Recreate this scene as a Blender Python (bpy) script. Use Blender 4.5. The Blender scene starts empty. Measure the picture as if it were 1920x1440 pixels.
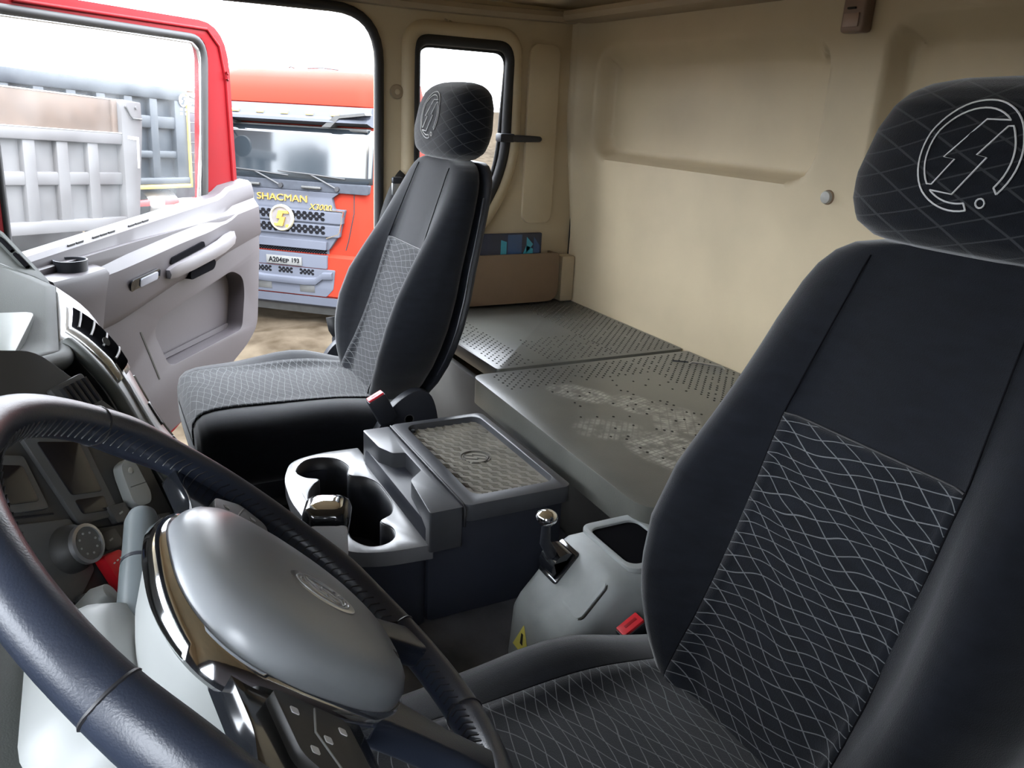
import bpy, bmesh, math, random
from mathutils import Vector, Matrix
from mathutils.geometry import tessellate_polygon
random.seed(7)
scene = bpy.context.scene
COL = scene.collection

# ------------------------------------------------------------ camera, sky, exposure
cam_data = bpy.data.cameras.new('camera')
cam_data.sensor_width = 36.0
cam_data.lens = 1494.62 / 1920 * 36.0
cam_data.clip_start = 0.02
cam_data.clip_end = 1500
cam = bpy.data.objects.new('camera', cam_data)
COL.objects.link(cam)
cam.matrix_world = Matrix(((-0.4585, 0.3103, -0.8327, 0), (-0.8874, -0.1088, 0.4481, 0), (0.0484, 0.9444, 0.3253, 0), (0, 0, 0, 1)))
scene.camera = cam

world = bpy.data.worlds.new('overcast_sky')
scene.world = world
world.use_nodes = True
wn = world.node_tree.nodes
wl = world.node_tree.links
bg = wn['Background']
tc = wn.new('ShaderNodeTexCoord')
sp = wn.new('ShaderNodeSeparateXYZ')
cr = wn.new('ShaderNodeValToRGB')
cr.color_ramp.elements[0].position = 0.5          # overcast: horizon about a third of the zenith
cr.color_ramp.elements[0].color = (0.33, 0.355, 0.385, 1)
cr.color_ramp.elements[1].position = 1.0
cr.color_ramp.elements[1].color = (0.93, 0.99, 1.08, 1)
mr = wn.new('ShaderNodeMapRange')
mr.inputs['From Min'].default_value = -1
mr.inputs['From Max'].default_value = 1
wl.new(tc.outputs['Generated'], sp.inputs[0])
wl.new(sp.outputs['Z'], mr.inputs['Value'])
wl.new(mr.outputs[0], cr.inputs[0])
wl.new(cr.outputs[0], bg.inputs['Color'])
bg.inputs['Strength'].default_value = 13.0

sun_d = bpy.data.lights.new('hazy_sun', 'SUN')
sun_d.energy = 3.0
sun_d.angle = math.radians(6)
sun_d.color = (1.0, 0.96, 0.9)
sun = bpy.data.objects.new('hazy_sun', sun_d)
COL.objects.link(sun)
sun.rotation_euler = Vector((0.62, -0.10, -0.78)).to_track_quat('-Z', 'Y').to_euler()

scene.view_settings.view_transform = 'Standard'
scene.view_settings.look = 'None'
scene.view_settings.gamma = 1.0
scene.view_settings.use_curve_mapping = False
scene.view_settings.exposure = 1.12

# ------------------------------------------------------------ materials
def mat(name, col, rough=0.5, metal=0.0, var=0.12, scale=14.0, bump=0.0, bscale=250.0, sheen=0.0, coat=0.0,
        spec=0.5, stretch=(1, 1, 1), rvar=0.08, alpha=None, col2=None):
    m = bpy.data.materials.new(name)
    m.use_nodes = True
    nt = m.node_tree; n = nt.nodes; l = nt.links
    b = n['Principled BSDF']
    t = n.new('ShaderNodeTexCoord')
    mp = n.new('ShaderNodeMapping'); mp.inputs['Scale'].default_value = stretch
    l.new(t.outputs['Object'], mp.inputs[0])
    no = n.new('ShaderNodeTexNoise'); no.inputs['Scale'].default_value = scale; no.inputs['Detail'].default_value = 6
    l.new(mp.outputs[0], no.inputs['Vector'])
    mx = n.new('ShaderNodeMix'); mx.data_type = 'RGBA'
    rmp = n.new('ShaderNodeMapRange'); rmp.inputs['From Min'].default_value = 0.3; rmp.inputs['From Max'].default_value = 0.7
    l.new(no.outputs['Fac'], rmp.inputs['Value']); l.new(rmp.outputs[0], mx.inputs['Factor'])
    c2 = col2 if col2 else tuple(c * (1 + var) for c in col)
    c1 = col if col2 else tuple(c * (1 - var) for c in col)
    mx.inputs[6].default_value = (*c1, 1); mx.inputs[7].default_value = (*c2, 1)
    l.new(mx.outputs[2], b.inputs['Base Color'])
    rm = n.new('ShaderNodeMapRange')
    rm.inputs['To Min'].default_value = max(0.02, rough - rvar); rm.inputs['To Max'].default_value = min(1, rough + rvar)
    l.new(no.outputs['Fac'], rm.inputs['Value']); l.new(rm.outputs[0], b.inputs['Roughness'])
    b.inputs['Metallic'].default_value = metal
    b.inputs['Specular IOR Level'].default_value = spec
    if sheen:
        b.inputs['Sheen Weight'].default_value = sheen; b.inputs['Sheen Roughness'].default_value = 0.45
    if coat:
        b.inputs['Coat Weight'].default_value = coat; b.inputs['Coat Roughness'].default_value = 0.08
    if bump:
        nb = n.new('ShaderNodeTexNoise'); nb.inputs['Scale'].default_value = bscale; nb.inputs['Detail'].default_value = 3
        l.new(t.outputs['Object'], nb.inputs['Vector'])
        bp = n.new('ShaderNodeBump'); bp.inputs['Strength'].default_value = bump; bp.inputs['Distance'].default_value = 0.002
        l.new(nb.outputs['Fac'], bp.inputs['Height']); l.new(bp.outputs[0], b.inputs['Normal'])
    m['mixnode'] = mx.name
    return m

def glass(name, dirt=0.1, dscale=8.0, tint=(1, 1, 1), dirtcol=(0.75, 0.78, 0.8), ior=1.25):
    m = bpy.data.materials.new(name); m.use_nodes = True
    nt = m.node_tree; n = nt.nodes; l = nt.links
    out = n['Material Output']; n.remove(n['Principled BSDF'])
    tr = n.new('ShaderNodeBsdfTransparent'); tr.inputs[0].default_value = (*tint, 1)
    gl = n.new('ShaderNodeBsdfGlossy'); gl.inputs['Roughness'].default_value = 0.03
    fr = n.new('ShaderNodeFresnel'); fr.inputs[0].default_value = ior
    m1 = n.new('ShaderNodeMixShader'); l.new(fr.outputs[0], m1.inputs[0]); l.new(tr.outputs[0], m1.inputs[1]); l.new(gl.outputs[0], m1.inputs[2])
    df = n.new('ShaderNodeBsdfTranslucent'); df.inputs[0].default_value = (*dirtcol, 1)
    d2 = n.new('ShaderNodeBsdfDiffuse'); d2.inputs[0].default_value = (*dirtcol, 1)
    md = n.new('ShaderNodeMixShader'); md.inputs[0].default_value = 0.5; l.new(df.outputs[0], md.inputs[1]); l.new(d2.outputs[0], md.inputs[2])
    t = n.new('ShaderNodeTexCoord'); no = n.new('ShaderNodeTexNoise'); no.inputs['Scale'].default_value = dscale; no.inputs['Detail'].default_value = 8
    l.new(t.outputs['Object'], no.inputs['Vector'])
    mr_ = n.new('ShaderNodeMapRange'); mr_.inputs['From Min'].default_value = 0.35; mr_.inputs['From Max'].default_value = 0.75
    mr_.inputs['To Min'].default_value = dirt * 0.4; mr_.inputs['To Max'].default_value = dirt * 2.0
    l.new(no.outputs['Fac'], mr_.inputs['Value'])
    m2 = n.new('ShaderNodeMixShader'); l.new(mr_.outputs[0], m2.inputs[0]); l.new(m1.outputs[0], m2.inputs[1]); l.new(md.outputs[0], m2.inputs[2])
    l.new(m2.outputs[0], out.inputs[0])
    return m

class NB:  # tiny node-math helper
    def __init__(s, m): s.nt = m.node_tree; s.n = s.nt.nodes; s.l = s.nt.links
    def m(s, op, a, b=None, c=None):
        x = s.n.new('ShaderNodeMath'); x.operation = op
        for i, v in enumerate((a, b, c)):
            if v is None: continue
            if isinstance(v, (int, float)): x.inputs[i].default_value = v
            else: s.l.new(v, x.inputs[i])
        return x.outputs[0]

def velour(name, pattern=0, base=(0.0055, 0.0064, 0.009), line=(0.10, 0.105, 0.11), strength=1.0):
    """dark velour; pattern 1 = woven wavy light lines on the insert, 2 = faint large lattice (headrest)"""
    m = mat(name, base, rough=0.85, var=0.25, scale=30, bump=0.25, bscale=900, sheen=0.34, stretch=(1, 1, 3), spec=0.06)
    if not pattern: return m
    h = NB(m); n = h.n; l = h.l
    b = n['Principled BSDF']
    uv = n.new('ShaderNodeUVMap'); uv.uv_map = 'UVMap'
    s = n.new('ShaderNodeSeparateXYZ'); l.new(uv.outputs[0], s.inputs[0])
    u, v = s.outputs[0], s.outputs[1]
    def noise(sc, w):
        x = n.new('ShaderNodeTexNoise'); x.inputs['Scale'].default_value = sc; x.inputs['Detail'].default_value = 1
        mp = n.new('ShaderNodeMapping'); mp.inputs['Location'].default_value = (w, w * 2, 0); mp.inputs['Scale'].default_value = (1, 1.6, 1)
        l.new(uv.outputs[0], mp.inputs[0]); l.new(mp.outputs[0], x.inputs[0])
        return h.m('SUBTRACT', x.outputs['Fac'], 0.5)
    def lines(slope, freq, wob, nsc, w, thick):
        t = h.m('ADD', v, h.m('MULTIPLY', u, slope))
        t = h.m('ADD', t, h.m('MULTIPLY', noise(nsc, w), wob))
        f = h.m('FRACT', h.m('MULTIPLY', t, freq))
        d = h.m('ABSOLUTE', h.m('SUBTRACT', f, 0.5))
        return h.m('LESS_THAN', d, thick)
    if pattern == 1:
        a = lines(0.22, 66, 0.03, 9, 1.3, 0.035)
        c = lines(-0.55, 44, 0.028, 8, 7.1, 0.03)
        fac = h.m('MAXIMUM', a, c)
    else:
        a = lines(0.30, 42, 0.012, 6, 2.3, 0.035)
        c = lines(-0.55, 26, 0.012, 6, 5.1, 0.035)
        fac = h.m('MAXIMUM', a, c)
    fac = h.m('MULTIPLY', fac, strength)
    mix = n.new('ShaderNodeMix'); mix.data_type = 'RGBA'
    old = n[m['mixnode']]
    l.new(old.outputs[2], mix.inputs[6]); mix.inputs[7].default_value = (*line, 1)
    l.new(fac, mix.inputs['Factor']); l.new(mix.outputs[2], b.inputs['Base Color'])
    return m

MT = {}
MT['cream'] = mat('cream_plastic', (0.475, 0.392, 0.262), 0.6, var=0.09, scale=4, bump=0.08, bscale=500, rvar=0.1)
MT['cream2'] = mat('cream_trim', (0.30, 0.235, 0.155), 0.6, var=0.08, scale=6)
MT['tan'] = mat('tan_pocket', (0.22, 0.150, 0.095), 0.6, var=0.08, scale=8, bump=0.1)
MT['floor'] = mat('rubber_floor', (0.085, 0.088, 0.098), 0.75, var=0.5, scale=9, bump=0.3, bscale=120)
# fabrics
MT['velour'] = velour('black_velour')
MT['insert'] = velour('woven_insert', 1)
MT['latt'] = velour('headrest_velour', 2, line=(0.03, 0.032, 0.035))
MT['thread'] = mat('white_thread', (0.4960, 0.5040, 0.5040), 0.7, var=0.1)
MT['black'] = mat('black_plastic', (0.018, 0.020, 0.026), 0.45, var=0.15, bump=0.06)
MT['gloss'] = mat('gloss_black', (0.008, 0.009, 0.011), 0.12, var=0.1, coat=0.5)
MT['rubber'] = mat('black_rubber', (0.012, 0.012, 0.013), 0.6, var=0.2)
MT['console'] = mat('console_plastic', (0.048, 0.050, 0.056), 0.34, var=0.18, scale=10, bump=0.04, rvar=0.06, spec=0.45)
MT['consolelit'] = mat('console_plastic_lit', (0.15, 0.153, 0.16), 0.32, var=0.15, scale=10, bump=0.04, rvar=0.06)  # same plastic as the console, lightened for the sky light on it
MT['consoleshade'] = mat('console_plastic_shaded', (0.022, 0.025, 0.036), 0.5, var=0.15)  # same console plastic, its shaded sides put into a darker colour
MT['mat'] = mat('dusty_rubber_mat', (0.16, 0.15, 0.125), 0.8, var=0.2, scale=20)
MT['bunk'] = mat('bunk_board', (0.085, 0.086, 0.076), 0.32, var=0.18, scale=7, bump=0.15, bscale=350, rvar=0.03, spec=0.7)
MT['dot'] = mat('board_boss', (0.038, 0.037, 0.033), 0.7, var=0.2, spec=0.1)
MT['lilac'] = mat('door_panel_plastic', (0.039, 0.033, 0.037), 0.5, var=0.07, scale=6, bump=0.05)
MT['lilac2'] = mat('door_grip_plastic', (0.1020, 0.0948, 0.1008), 0.42, var=0.05)
MT['red'] = mat('red_paint', (0.115, 0.0025, 0.0045), 0.55, var=0.06, spec=0.08)
MT['orange'] = mat('orange_paint', (0.15, 0.0125, 0.0055), 0.6, var=0.05, scale=1.5, spec=0.08)
MT['greyp'] = mat('grey_bumper_paint', (0.045, 0.049, 0.062), 0.6, var=0.08, scale=2, spec=0.2)
MT['gold'] = mat('gold_metal', (0.45, 0.28, 0.07), 0.35, metal=0.7, var=0.08)
MT['chrome'] = mat('chrome', (0.85, 0.86, 0.88), 0.08, metal=1.0, var=0.02, rvar=0.03)
MT['silver'] = mat('silver_trim', (0.26, 0.26, 0.255), 0.38, metal=0.15, var=0.05, rvar=0.06)
MT['dashgrey'] = mat('dash_grey_plastic', (0.058, 0.063, 0.059), 0.6, var=0.06, scale=8, bump=0.15, bscale=700, spec=0.12)
MT['dashdark'] = mat('dash_dark_plastic', (0.030, 0.030, 0.029), 0.5, var=0.2, scale=12)
MT['dashmid'] = mat('dash_switch_plastic', (0.055, 0.056, 0.056), 0.45, var=0.15)
MT['screen'] = mat('dark_screen', (0.006, 0.006, 0.008), 0.15, var=0.1)
MT['leather'] = mat('wheel_leather', (0.014, 0.018, 0.029), 0.34, var=0.15, bump=0.1, bscale=700, rvar=0.05, spec=0.5)
MT['hub'] = mat('hub_plastic', (0.1900, 0.2000, 0.2100), 0.3, var=0.12, scale=9, rvar=0.08)
MT['paleplastic'] = mat('pale_grey_plastic', (0.24, 0.25, 0.245), 0.45, var=0.06)
MT['hazard'] = mat('red_button', (0.50, 0.012, 0.02), 0.35, var=0.05)
MT['buckle'] = mat('red_buckle', (0.68, 0.03, 0.045), 0.35, var=0.06)
MT['white'] = mat('white_print', (0.5600, 0.5600, 0.5600), 0.5, var=0.03)
MT['void'] = mat('dark_opening', (0.006, 0.006, 0.007), 0.9, var=0.1, spec=0.0)
MT['plate'] = mat('plate_white', (0.3000, 0.3000, 0.2880), 0.45, var=0.04)
MT['print'] = mat('black_print', (0.01, 0.01, 0.012), 0.5, var=0.05)
MT['navy'] = mat('navy_folder', (0.012, 0.022, 0.055), 0.3, var=0.3, scale=12)
MT['cyan'] = mat('cyan_print', (0.03, 0.30, 0.42), 0.3, var=0.1)
MT['bluep'] = mat('blue_print', (0.02, 0.07, 0.18), 0.3, var=0.1)
MT['dirt'] = mat('dry_dirt', (0.016, 0.012, 0.008), 0.95, scale=2.2, bump=1.0, bscale=14, spec=0.0, col2=(0.052, 0.042, 0.030))
MT['dumpgrey'] = mat('dusty_dump_steel', (0.0536, 0.0516, 0.0524), 0.6, var=0.1, scale=2.5)
MT['dumpbrown'] = mat('weathered_board', (0.0546, 0.0355, 0.0246), 0.75, var=0.2, scale=3)
MT['dumpblue'] = mat('blue_grey_dump_paint', (0.0074, 0.0118, 0.0174), 0.5, var=0.12, scale=2)
MT['yellow'] = mat('yellow_tape', (0.3900, 0.2700, 0.0300), 0.5, var=0.05)
MT['amber'] = mat('amber_lens', (0.5400, 0.3300, 0.0900), 0.25, var=0.05)
MT['redwhite'] = mat('red_tape', (0.3300, 0.0240, 0.0240), 0.4, var=0.05)
MT['steel'] = mat('brushed_steel', (0.55, 0.56, 0.57), 0.3, metal=0.9, var=0.06)
MT['doorglass'] = glass('dusty_door_glass', 0.022, 7, ior=1.04)
MT['sideglass'] = glass('stained_side_glass', 0.16, 18, dirtcol=(0.05, 0.053, 0.058), ior=1.06)
MT['truckglass'] = mat('truck_windscreen', (0.015, 0.019, 0.023), 0.04, var=0.1, scale=1.5, spec=0.7, coat=0.7)
MT['lining'] = mat('roof_lining', (0.68, 0.55, 0.36), 0.7, var=0.07, scale=5)
MT['clear'] = glass('clear_glass', 0.02, 10)
MT['conc'] = mat('apartment_concrete', (0.12, 0.12, 0.12), 0.9, var=0.3, scale=0.3)

# ------------------------------------------------------------ mesh helpers
LOC = {}
def root_of(o):
    while o.parent: o = o.parent
    return o
def V(*a): return Vector(a)
def frame(o, u, v, n):
    o, u, v, n = Vector(o), Vector(u), Vector(v), Vector(n)
    return lambda p: o + u * p[0] + v * p[1] + n * p[2]
def tag(o, label=None, cat=None, group=None, kind=None):
    if label: o['label'] = label
    if cat: o['category'] = cat
    if group: o['group'] = group
    if kind: o['kind'] = kind
    return o
def thing(name, label, cat, loc=(0, 0, 0), group=None, rot=None):
    e = bpy.data.objects.new(name, None); COL.objects.link(e)
    e.empty_display_size = 0.05
    if rot is not None:
        e.matrix_world = Matrix.Translation(Vector(loc)) @ rot.to_4x4()
        LOC[e.name] = Vector((0, 0, 0))
    else:
        e.location = loc; LOC[e.name] = Vector(loc)
    return tag(e, label, cat, group)
def mk(name, vs, fs, m, parent=None, bev=0.0, seg=2, ang=35, uvs=None, tf=None, smooth=True, recalc=True, kind=None):
    vs = [Vector(v) for v in vs]
    if tf: vs = [tf(v) for v in vs]
    if parent is not None:
        off = LOC.get(root_of(parent).name)
        if off is None: off = root_of(parent).location.copy()
    else:
        off = Vector((sum(v.x for v in vs) / len(vs), sum(v.y for v in vs) / len(vs), min(v.z for v in vs)))
    me = bpy.data.meshes.new(name)
    me.from_pydata([v - off for v in vs], [], fs)
    if uvs:
        ul = me.uv_layers.new(name='UVMap')
        for p in me.polygons:
            for li in p.loop_indices: ul.data[li].uv = uvs[me.loops[li].vertex_index]
    if recalc or bev:
        bm = bmesh.new(); bm.from_mesh(me)
        if recalc: bmesh.ops.recalc_face_normals(bm, faces=bm.faces)
        if bev:
            ed = [e for e in bm.edges if len(e.link_faces) == 2 and e.calc_face_angle(0) > math.radians(28)]
            bmesh.ops.bevel(bm, geom=ed, offset=bev, segments=seg, profile=0.5, affect='EDGES', clamp_overlap=True)
        bm.to_mesh(me); bm.free()
    if smooth:
        me.shade_smooth(); me.set_sharp_from_angle(angle=math.radians(ang))
    me.materials.append(m)
    o = bpy.data.objects.new(name, me); COL.objects.link(o)
    if parent is not None: o.parent = parent
    else: o.location = off; LOC[o.name] = off
    if kind: o['kind'] = kind
    return o
BOXF = [(0, 1, 3, 2), (4, 6, 7, 5), (0, 4, 5, 1), (2, 3, 7, 6), (0, 2, 6, 4), (1, 5, 7, 3)]
def boxv(x0, x1, y0, y1, z0, z1):
    return [(x, y, z) for x in (x0, x1) for y in (y0, y1) for z in (z0, z1)]
def box(name, x0, x1, y0, y1, z0, z1, m, parent=None, bev=0.004, seg=2, tf=None, **k):
    return mk(name, boxv(x0, x1, y0, y1, z0, z1), BOXF, m, parent, bev, seg, tf=tf, **k)
def multi(name, boxes, m, parent=None, bev=0.0, tf=None, **k):
    vs, fs = [], []
    for b in boxes:
        i = len(vs); vs += boxv(*b); fs += [tuple(i + j for j in f) for f in BOXF]
    return mk(name, vs, fs, m, parent, bev, tf=tf, **k)
def prism(name, outer, c0, c1, m, parent=None, tf=None, holes=(), bev=0.0, seg=2, **k):
    loops = [outer] + list(holes)
    flat = [p for lp in loops for p in lp]; n = len(flat)
    tris = tessellate_polygon([[Vector((p[0], p[1], 0)) for p in lp] for lp in loops])
    vs = [(p[0], p[1], c0) for p in flat] + [(p[0], p[1], c1) for p in flat]
    fs = [tuple(t) for t in tris] + [tuple(i + n for i in reversed(t)) for t in tris]
    i = 0
    for lp in loops:
        q = len(lp)
        for j in range(q):
            a, b = i + j, i + (j + 1) % q
            fs.append((a, b, b + n, a + n))
        i += q
    return mk(name, vs, fs, m, parent, bev, seg, tf=tf, **k)
def loft(name, rings, m, parent=None, cap=True, closed=True, uvs=None, tf=None, ang=50, **k):
    q = len(rings[0]); vs = [p for r in rings for p in r]; fs = []
    for i in range(len(rings) - 1):
        for j in range(q if closed else q - 1):
            a, b = i * q + j, i * q + (j + 1) % q
            fs.append((a, b, b + q, a + q))
    if cap and closed:
        fs.append(tuple(range(q - 1, -1, -1))); fs.append(tuple((len(rings) - 1) * q + j for j in range(q)))
    return mk(name, vs, fs, m, parent, uvs=uvs, tf=tf, ang=ang, **k)
def sheet(name, rows, m, parent=None, th=0.004, uvs=None, tf=None, ang=50, **k):
    o = loft(name, rows, m, parent, cap=False, closed=False, uvs=uvs, tf=tf, ang=ang, recalc=False, **k)
    if th:
        s = o.modifiers.new('thickness', 'SOLIDIFY'); s.thickness = th; s.offset = 0
    return o
def tubev(pts, r, sides=8, closed=False, flat=1.0, up=None):
    pts = [Vector(p) for p in pts]; n = len(pts); rings = []
    rr = r if isinstance(r, (list, tuple)) else [r] * n
    nrm = None
    for i, p in enumerate(pts):
        a = pts[(i - 1) % n] if (closed or i > 0) else p
        b = pts[(i + 1) % n] if (closed or i < n - 1) else p
        t = (b - a).normalized()
        if up is not None: nrm = (Vector(up) - t * t.dot(Vector(up))).normalized()
        elif nrm is None:
            h = Vector((0, 0, 1)) if abs(t.z) < 0.9 else Vector((1, 0, 0)); nrm = (h - t * t.dot(h)).normalized()
        else: nrm = (nrm - t * t.dot(nrm)).normalized()
        bn = t.cross(nrm)
        rings.append([p + (nrm * math.cos(2 * math.pi * k / sides) + bn * flat * math.sin(2 * math.pi * k / sides)) * rr[i] for k in range(sides)])
    vs = [p for rg in rings for p in rg]; fs = []
    for i in range(n if closed else n - 1):
        for k in range(sides):
            a = i * sides + k; b = i * sides + (k + 1) % sides
            c = ((i + 1) % n) * sides
            fs.append((a, b, c + (k + 1) % sides, c + k))
    if not closed:
        fs.append(tuple(range(sides - 1, -1, -1))); fs.append(tuple((n - 1) * sides + k for k in range(sides)))
    return vs, fs
def tube(name, pts, r, m, parent=None, sides=8, closed=False, flat=1.0, up=None, tf=None, **k):
    if tf: pts = [tf(p) for p in pts]
    vs, fs = tubev(pts, r, sides, closed, flat, up)
    return mk(name, vs, fs, m, parent, ang=60, **k)
def tubes(name, plist, r, m, parent=None, sides=5, closed=None, **k):
    vs, fs = [], []
    for i, pts in enumerate(plist):
        a, b = tubev(pts, r, sides, bool(closed and closed[i])); o = len(vs)
        vs += a; fs += [tuple(o + j for j in f) for f in b]
    return mk(name, vs, fs, m, parent, ang=60, **k)
def lathe(name, prof, m, parent=None, tf=None, n=32, **k):
    """prof: (radius, height); axis = local n of tf"""
    rings = [[(r * math.cos(2 * math.pi * j / n), r * math.sin(2 * math.pi * j / n), h) for j in range(n)] for r, h in prof]
    return loft(name, rings, m, parent, tf=tf, ang=40, **k)
def rrect(x0, x1, y0, y1, r, n=5):
    out = []
    for cx, cy, a0 in ((x1 - r, y1 - r, 0), (x0 + r, y1 - r, 90), (x0 + r, y0 + r, 180), (x1 - r, y0 + r, 270)):
        for i in range(n + 1):
            a = math.radians(a0 + 90 * i / n); out.append((cx + r * math.cos(a), cy + r * math.sin(a)))
    return out
def rpoly(pts, r, n=4):
    """polygon with rounded corners"""
    out = []; q = len(pts)
    for i in range(q):
        p = Vector(pts[i]).to_2d(); a = Vector(pts[i - 1]).to_2d(); b = Vector(pts[(i + 1) % q]).to_2d()
        rr = r[i] if isinstance(r, (list, tuple)) else r
        da, db = (a - p), (b - p)
        d = min(rr, da.length * 0.48, db.length * 0.48)
        s, e = p + da.normalized() * d, p + db.normalized() * d
        for k in range(n + 1):
            t = k / n; w = s * (1 - t) ** 2 + p * 2 * t * (1 - t) + e * t ** 2
            out.append((w.x, w.y))
    return out
def smoothpoly(pts, n=4, closed=True):
    """catmull-rom through points of any dimension"""
    q = len(pts); P = [Vector(p) for p in pts]; out = []
    rng = range(q) if closed else range(q - 1)
    for i in rng:
        p0 = P[(i - 1) % q] if closed or i > 0 else P[i]; p1 = P[i]; p2 = P[(i + 1) % q]
        p3 = P[(i + 2) % q] if closed or i < q - 2 else P[i + 1]
        for k in range(n):
            t = k / n
            out.append(0.5 * ((2 * p1) + (p2 - p0) * t + (2 * p0 - 5 * p1 + 4 * p2 - p3) * t * t + (3 * p1 - p0 - 3 * p2 + p3) * t ** 3))
    if not closed: out.append(P[-1])
    return [tuple(w) for w in out]
def interp(tab, x):
    if x <= tab[0][0]: return tab[0][1]
    for (a, va), (b, vb) in zip(tab, tab[1:]):
        if x <= b: return va + (vb - va) * (x - a) / (b - a)
    return tab[-1][1]
def sstep(a, b, x):
    t = max(0, min(1, (x - a) / (b - a))); return t * t * (3 - 2 * t)
def text(name, body, h, tf, m, parent=None, depth=0.002, width=None, shear=0.0, bold=0.0):
    cu = bpy.data.curves.new('txt', 'FONT'); cu.body = body; cu.size = 1; cu.extrude = 0.5; cu.align_x = 'CENTER'; cu.align_y = 'CENTER'
    cu.resolution_u = 3; cu.offset = bold
    o = bpy.data.objects.new('txt', cu); COL.objects.link(o)
    me = bpy.data.meshes.new_from_object(o.evaluated_get(bpy.context.evaluated_depsgraph_get()))
    bpy.data.objects.remove(o)
    xs = [v.co.x for v in me.vertices]; ys = [v.co.y for v in me.vertices]
    w0, h0 = max(xs) - min(xs), max(ys) - min(ys); cx, cy = (max(xs) + min(xs)) / 2, (max(ys) + min(ys)) / 2
    sx = (width / w0) if width else h / h0
    vs = [((v.co.x - cx) * sx + shear * (v.co.y - cy) * h / h0, (v.co.y - cy) * h / h0, (v.co.z + 0.5) * depth) for v in me.vertices]
    fs = [tuple(p.vertices) for p in me.polygons]
    bpy.data.meshes.remove(me)
    return mk(name, vs, fs, m, parent, tf=tf, smooth=False)
def emblem_lines():
    def arc(r, a0, a1, n=24): return [(r * math.cos(math.radians(a0 + (a1 - a0) * i / n)), r * math.sin(math.radians(a0 + (a1 - a0) * i / n))) for i in range(n + 1)]
    L = [arc(1.0, -38, 286, 48),
         arc(0.86, 220.7, 50) + [(0.10, 0.66), (-0.48, -0.05), (-0.24, -0.07), (-0.55, -0.56), (-0.652, -0.561)],
         arc(0.86, -36, 40.6) + [(0.56, 0.555), (0.17, 0.03), (0.38, 0.0), (-0.06, -0.70), (-0.541, -0.668)] + arc(0.86, 231, 284)]
    L.append(arc(1.0, -38, -38, 1)[:1] + arc(0.86, -36, -36, 1)[:1])
    L.append(arc(1.0, 286, 286, 1)[:1] + arc(0.86, 284, 284, 1)[:1])
    L.append([(0.53 + 0.085 * math.cos(i * math.pi / 6), -0.80 + 0.085 * math.sin(i * math.pi / 6)) for i in range(13)])
    return L
# ------------------------------------------------------------ the cab shell
FL = -1.12; XW = 2.397; YR = -1.489; XL = -0.05
def S(o): o['kind'] = 'structure'; return o
S(box('floor', XL - 0.05, XW + 0.06, YR - 0.04, 0.9, FL - 0.06, FL, MT['floor'], bev=0.003))

# rear wall: one moulded panel with two shallow recesses and a rounded corner
RECESS = [((1.36, 2.305), (-0.135, 0.20)), ((0.20, 1.225), (-0.135, 0.225))]
def wall_depth(x, z):
    y = YR
    for (x0, x1), (z0, z1) in RECESS:
        cx, cz = (x0 + x1) / 2, (z0 + z1) / 2; hx, hz = (x1 - x0) / 2, (z1 - z0) / 2; r = 0.085
        qx, qz = abs(x - cx) - hx + r, abs(z - cz) - hz + r
        d = -(math.hypot(max(qx, 0), max(qz, 0)) + min(max(qx, qz), 0) - r)   # inside distance
        wl_ = 0.030 if x > cx else 0.035
        wz_ = 0.02 if z < cz else 0.06
        # how wide the slope is depends on which edge is near
        ex, ez = (x1 - x) if x > cx else (x - x0), (z - z0) if z < cz else (z1 - z)
        w = wz_ if ez < ex else wl_
        y -= 0.058 * (0.75 * max(0, min(1, d / w)) + 0.25 * sstep(0, w, d))
    f = sstep(-0.45, 0.05, z)
    t = max(0, x - (XW - 0.10)) / 0.10
    y += f * 0.045 * (1 - math.sqrt(max(0, 1 - min(t, 1) ** 2)))
    return y
nx, nz = 330, 150
rows = []
for i in range(nx + 1):
    x = XL + (XW - XL) * i / nx
    rows.append([(x, wall_depth(x, -1.12 + 1.43 * j / nz), -1.12 + 1.43 * j / nz) for j in range(nz + 1)])
vs = [p for r in rows for p in r]; fs = []
for i in range(nx):
    for j in range(nz):
        a = i * (nz + 1) + j; fs.append((a, a + 1, a + nz + 2, a + nz + 1))
wr = S(mk('wall_rear', vs, fs, MT['cream'], ang=60, recalc=False))
sm = wr.modifiers.new('thickness', 'SOLIDIFY'); sm.thickness = 0.03; sm.offset = -1

# passenger side wall with the door opening and the fixed side window
TFX = lambda p: Vector((p[2], p[0], p[1]))     # (y, z, x)
door_open = rpoly([(-0.79, -1.06), (-0.80, 0.25), (0.16, 0.25), (0.235, -0.25), (0.235, -1.06)], [0.05, 0.14, 0.06, 0.1, 0.05], 8)
win_open = rpoly([(-0.905, -0.37), (-0.905, 0.19), (-1.228, 0.19), (-1.222, -0.18), (-1.12, -0.37)], [0.06, 0.05, 0.055, 0.16, 0.08], 8)
S(prism('wall_right', [(-1.489, FL), (-1.489, 0.31), (0.62, 0.31), (0.9, -0.3), (0.9, FL)], XW, XW + 0.06, MT['cream'], tf=TFX, holes=[door_open, win_open], bev=0.006))
def loop3(poly, x, grow=0.0):
    c = Vector((sum(p[0] for p in poly) / len(poly), sum(p[1] for p in poly) / len(poly)))
    out = []
    for p in poly:
        d = Vector(p) - c; k = 1 + grow / d.length
        q = c + d * k; out.append((x, q.x, q.y))
    return out
seal = S(tube('trim_1', loop3(door_open, XW - 0.004, -0.004), 0.0145, MT['rubber'], closed=True, sides=10))
tag(seal, 'black rubber seal around the open passenger doorway')
w1 = tag(thing('window_1', 'fixed side window with black rubber frame behind the passenger seat', None, (XW, -1.06, -0.37)), kind='structure')
tube('rubber_frame', loop3(win_open, XW - 0.002, -0.004), 0.017, MT['rubber'], w1, closed=True, sides=10)
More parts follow.
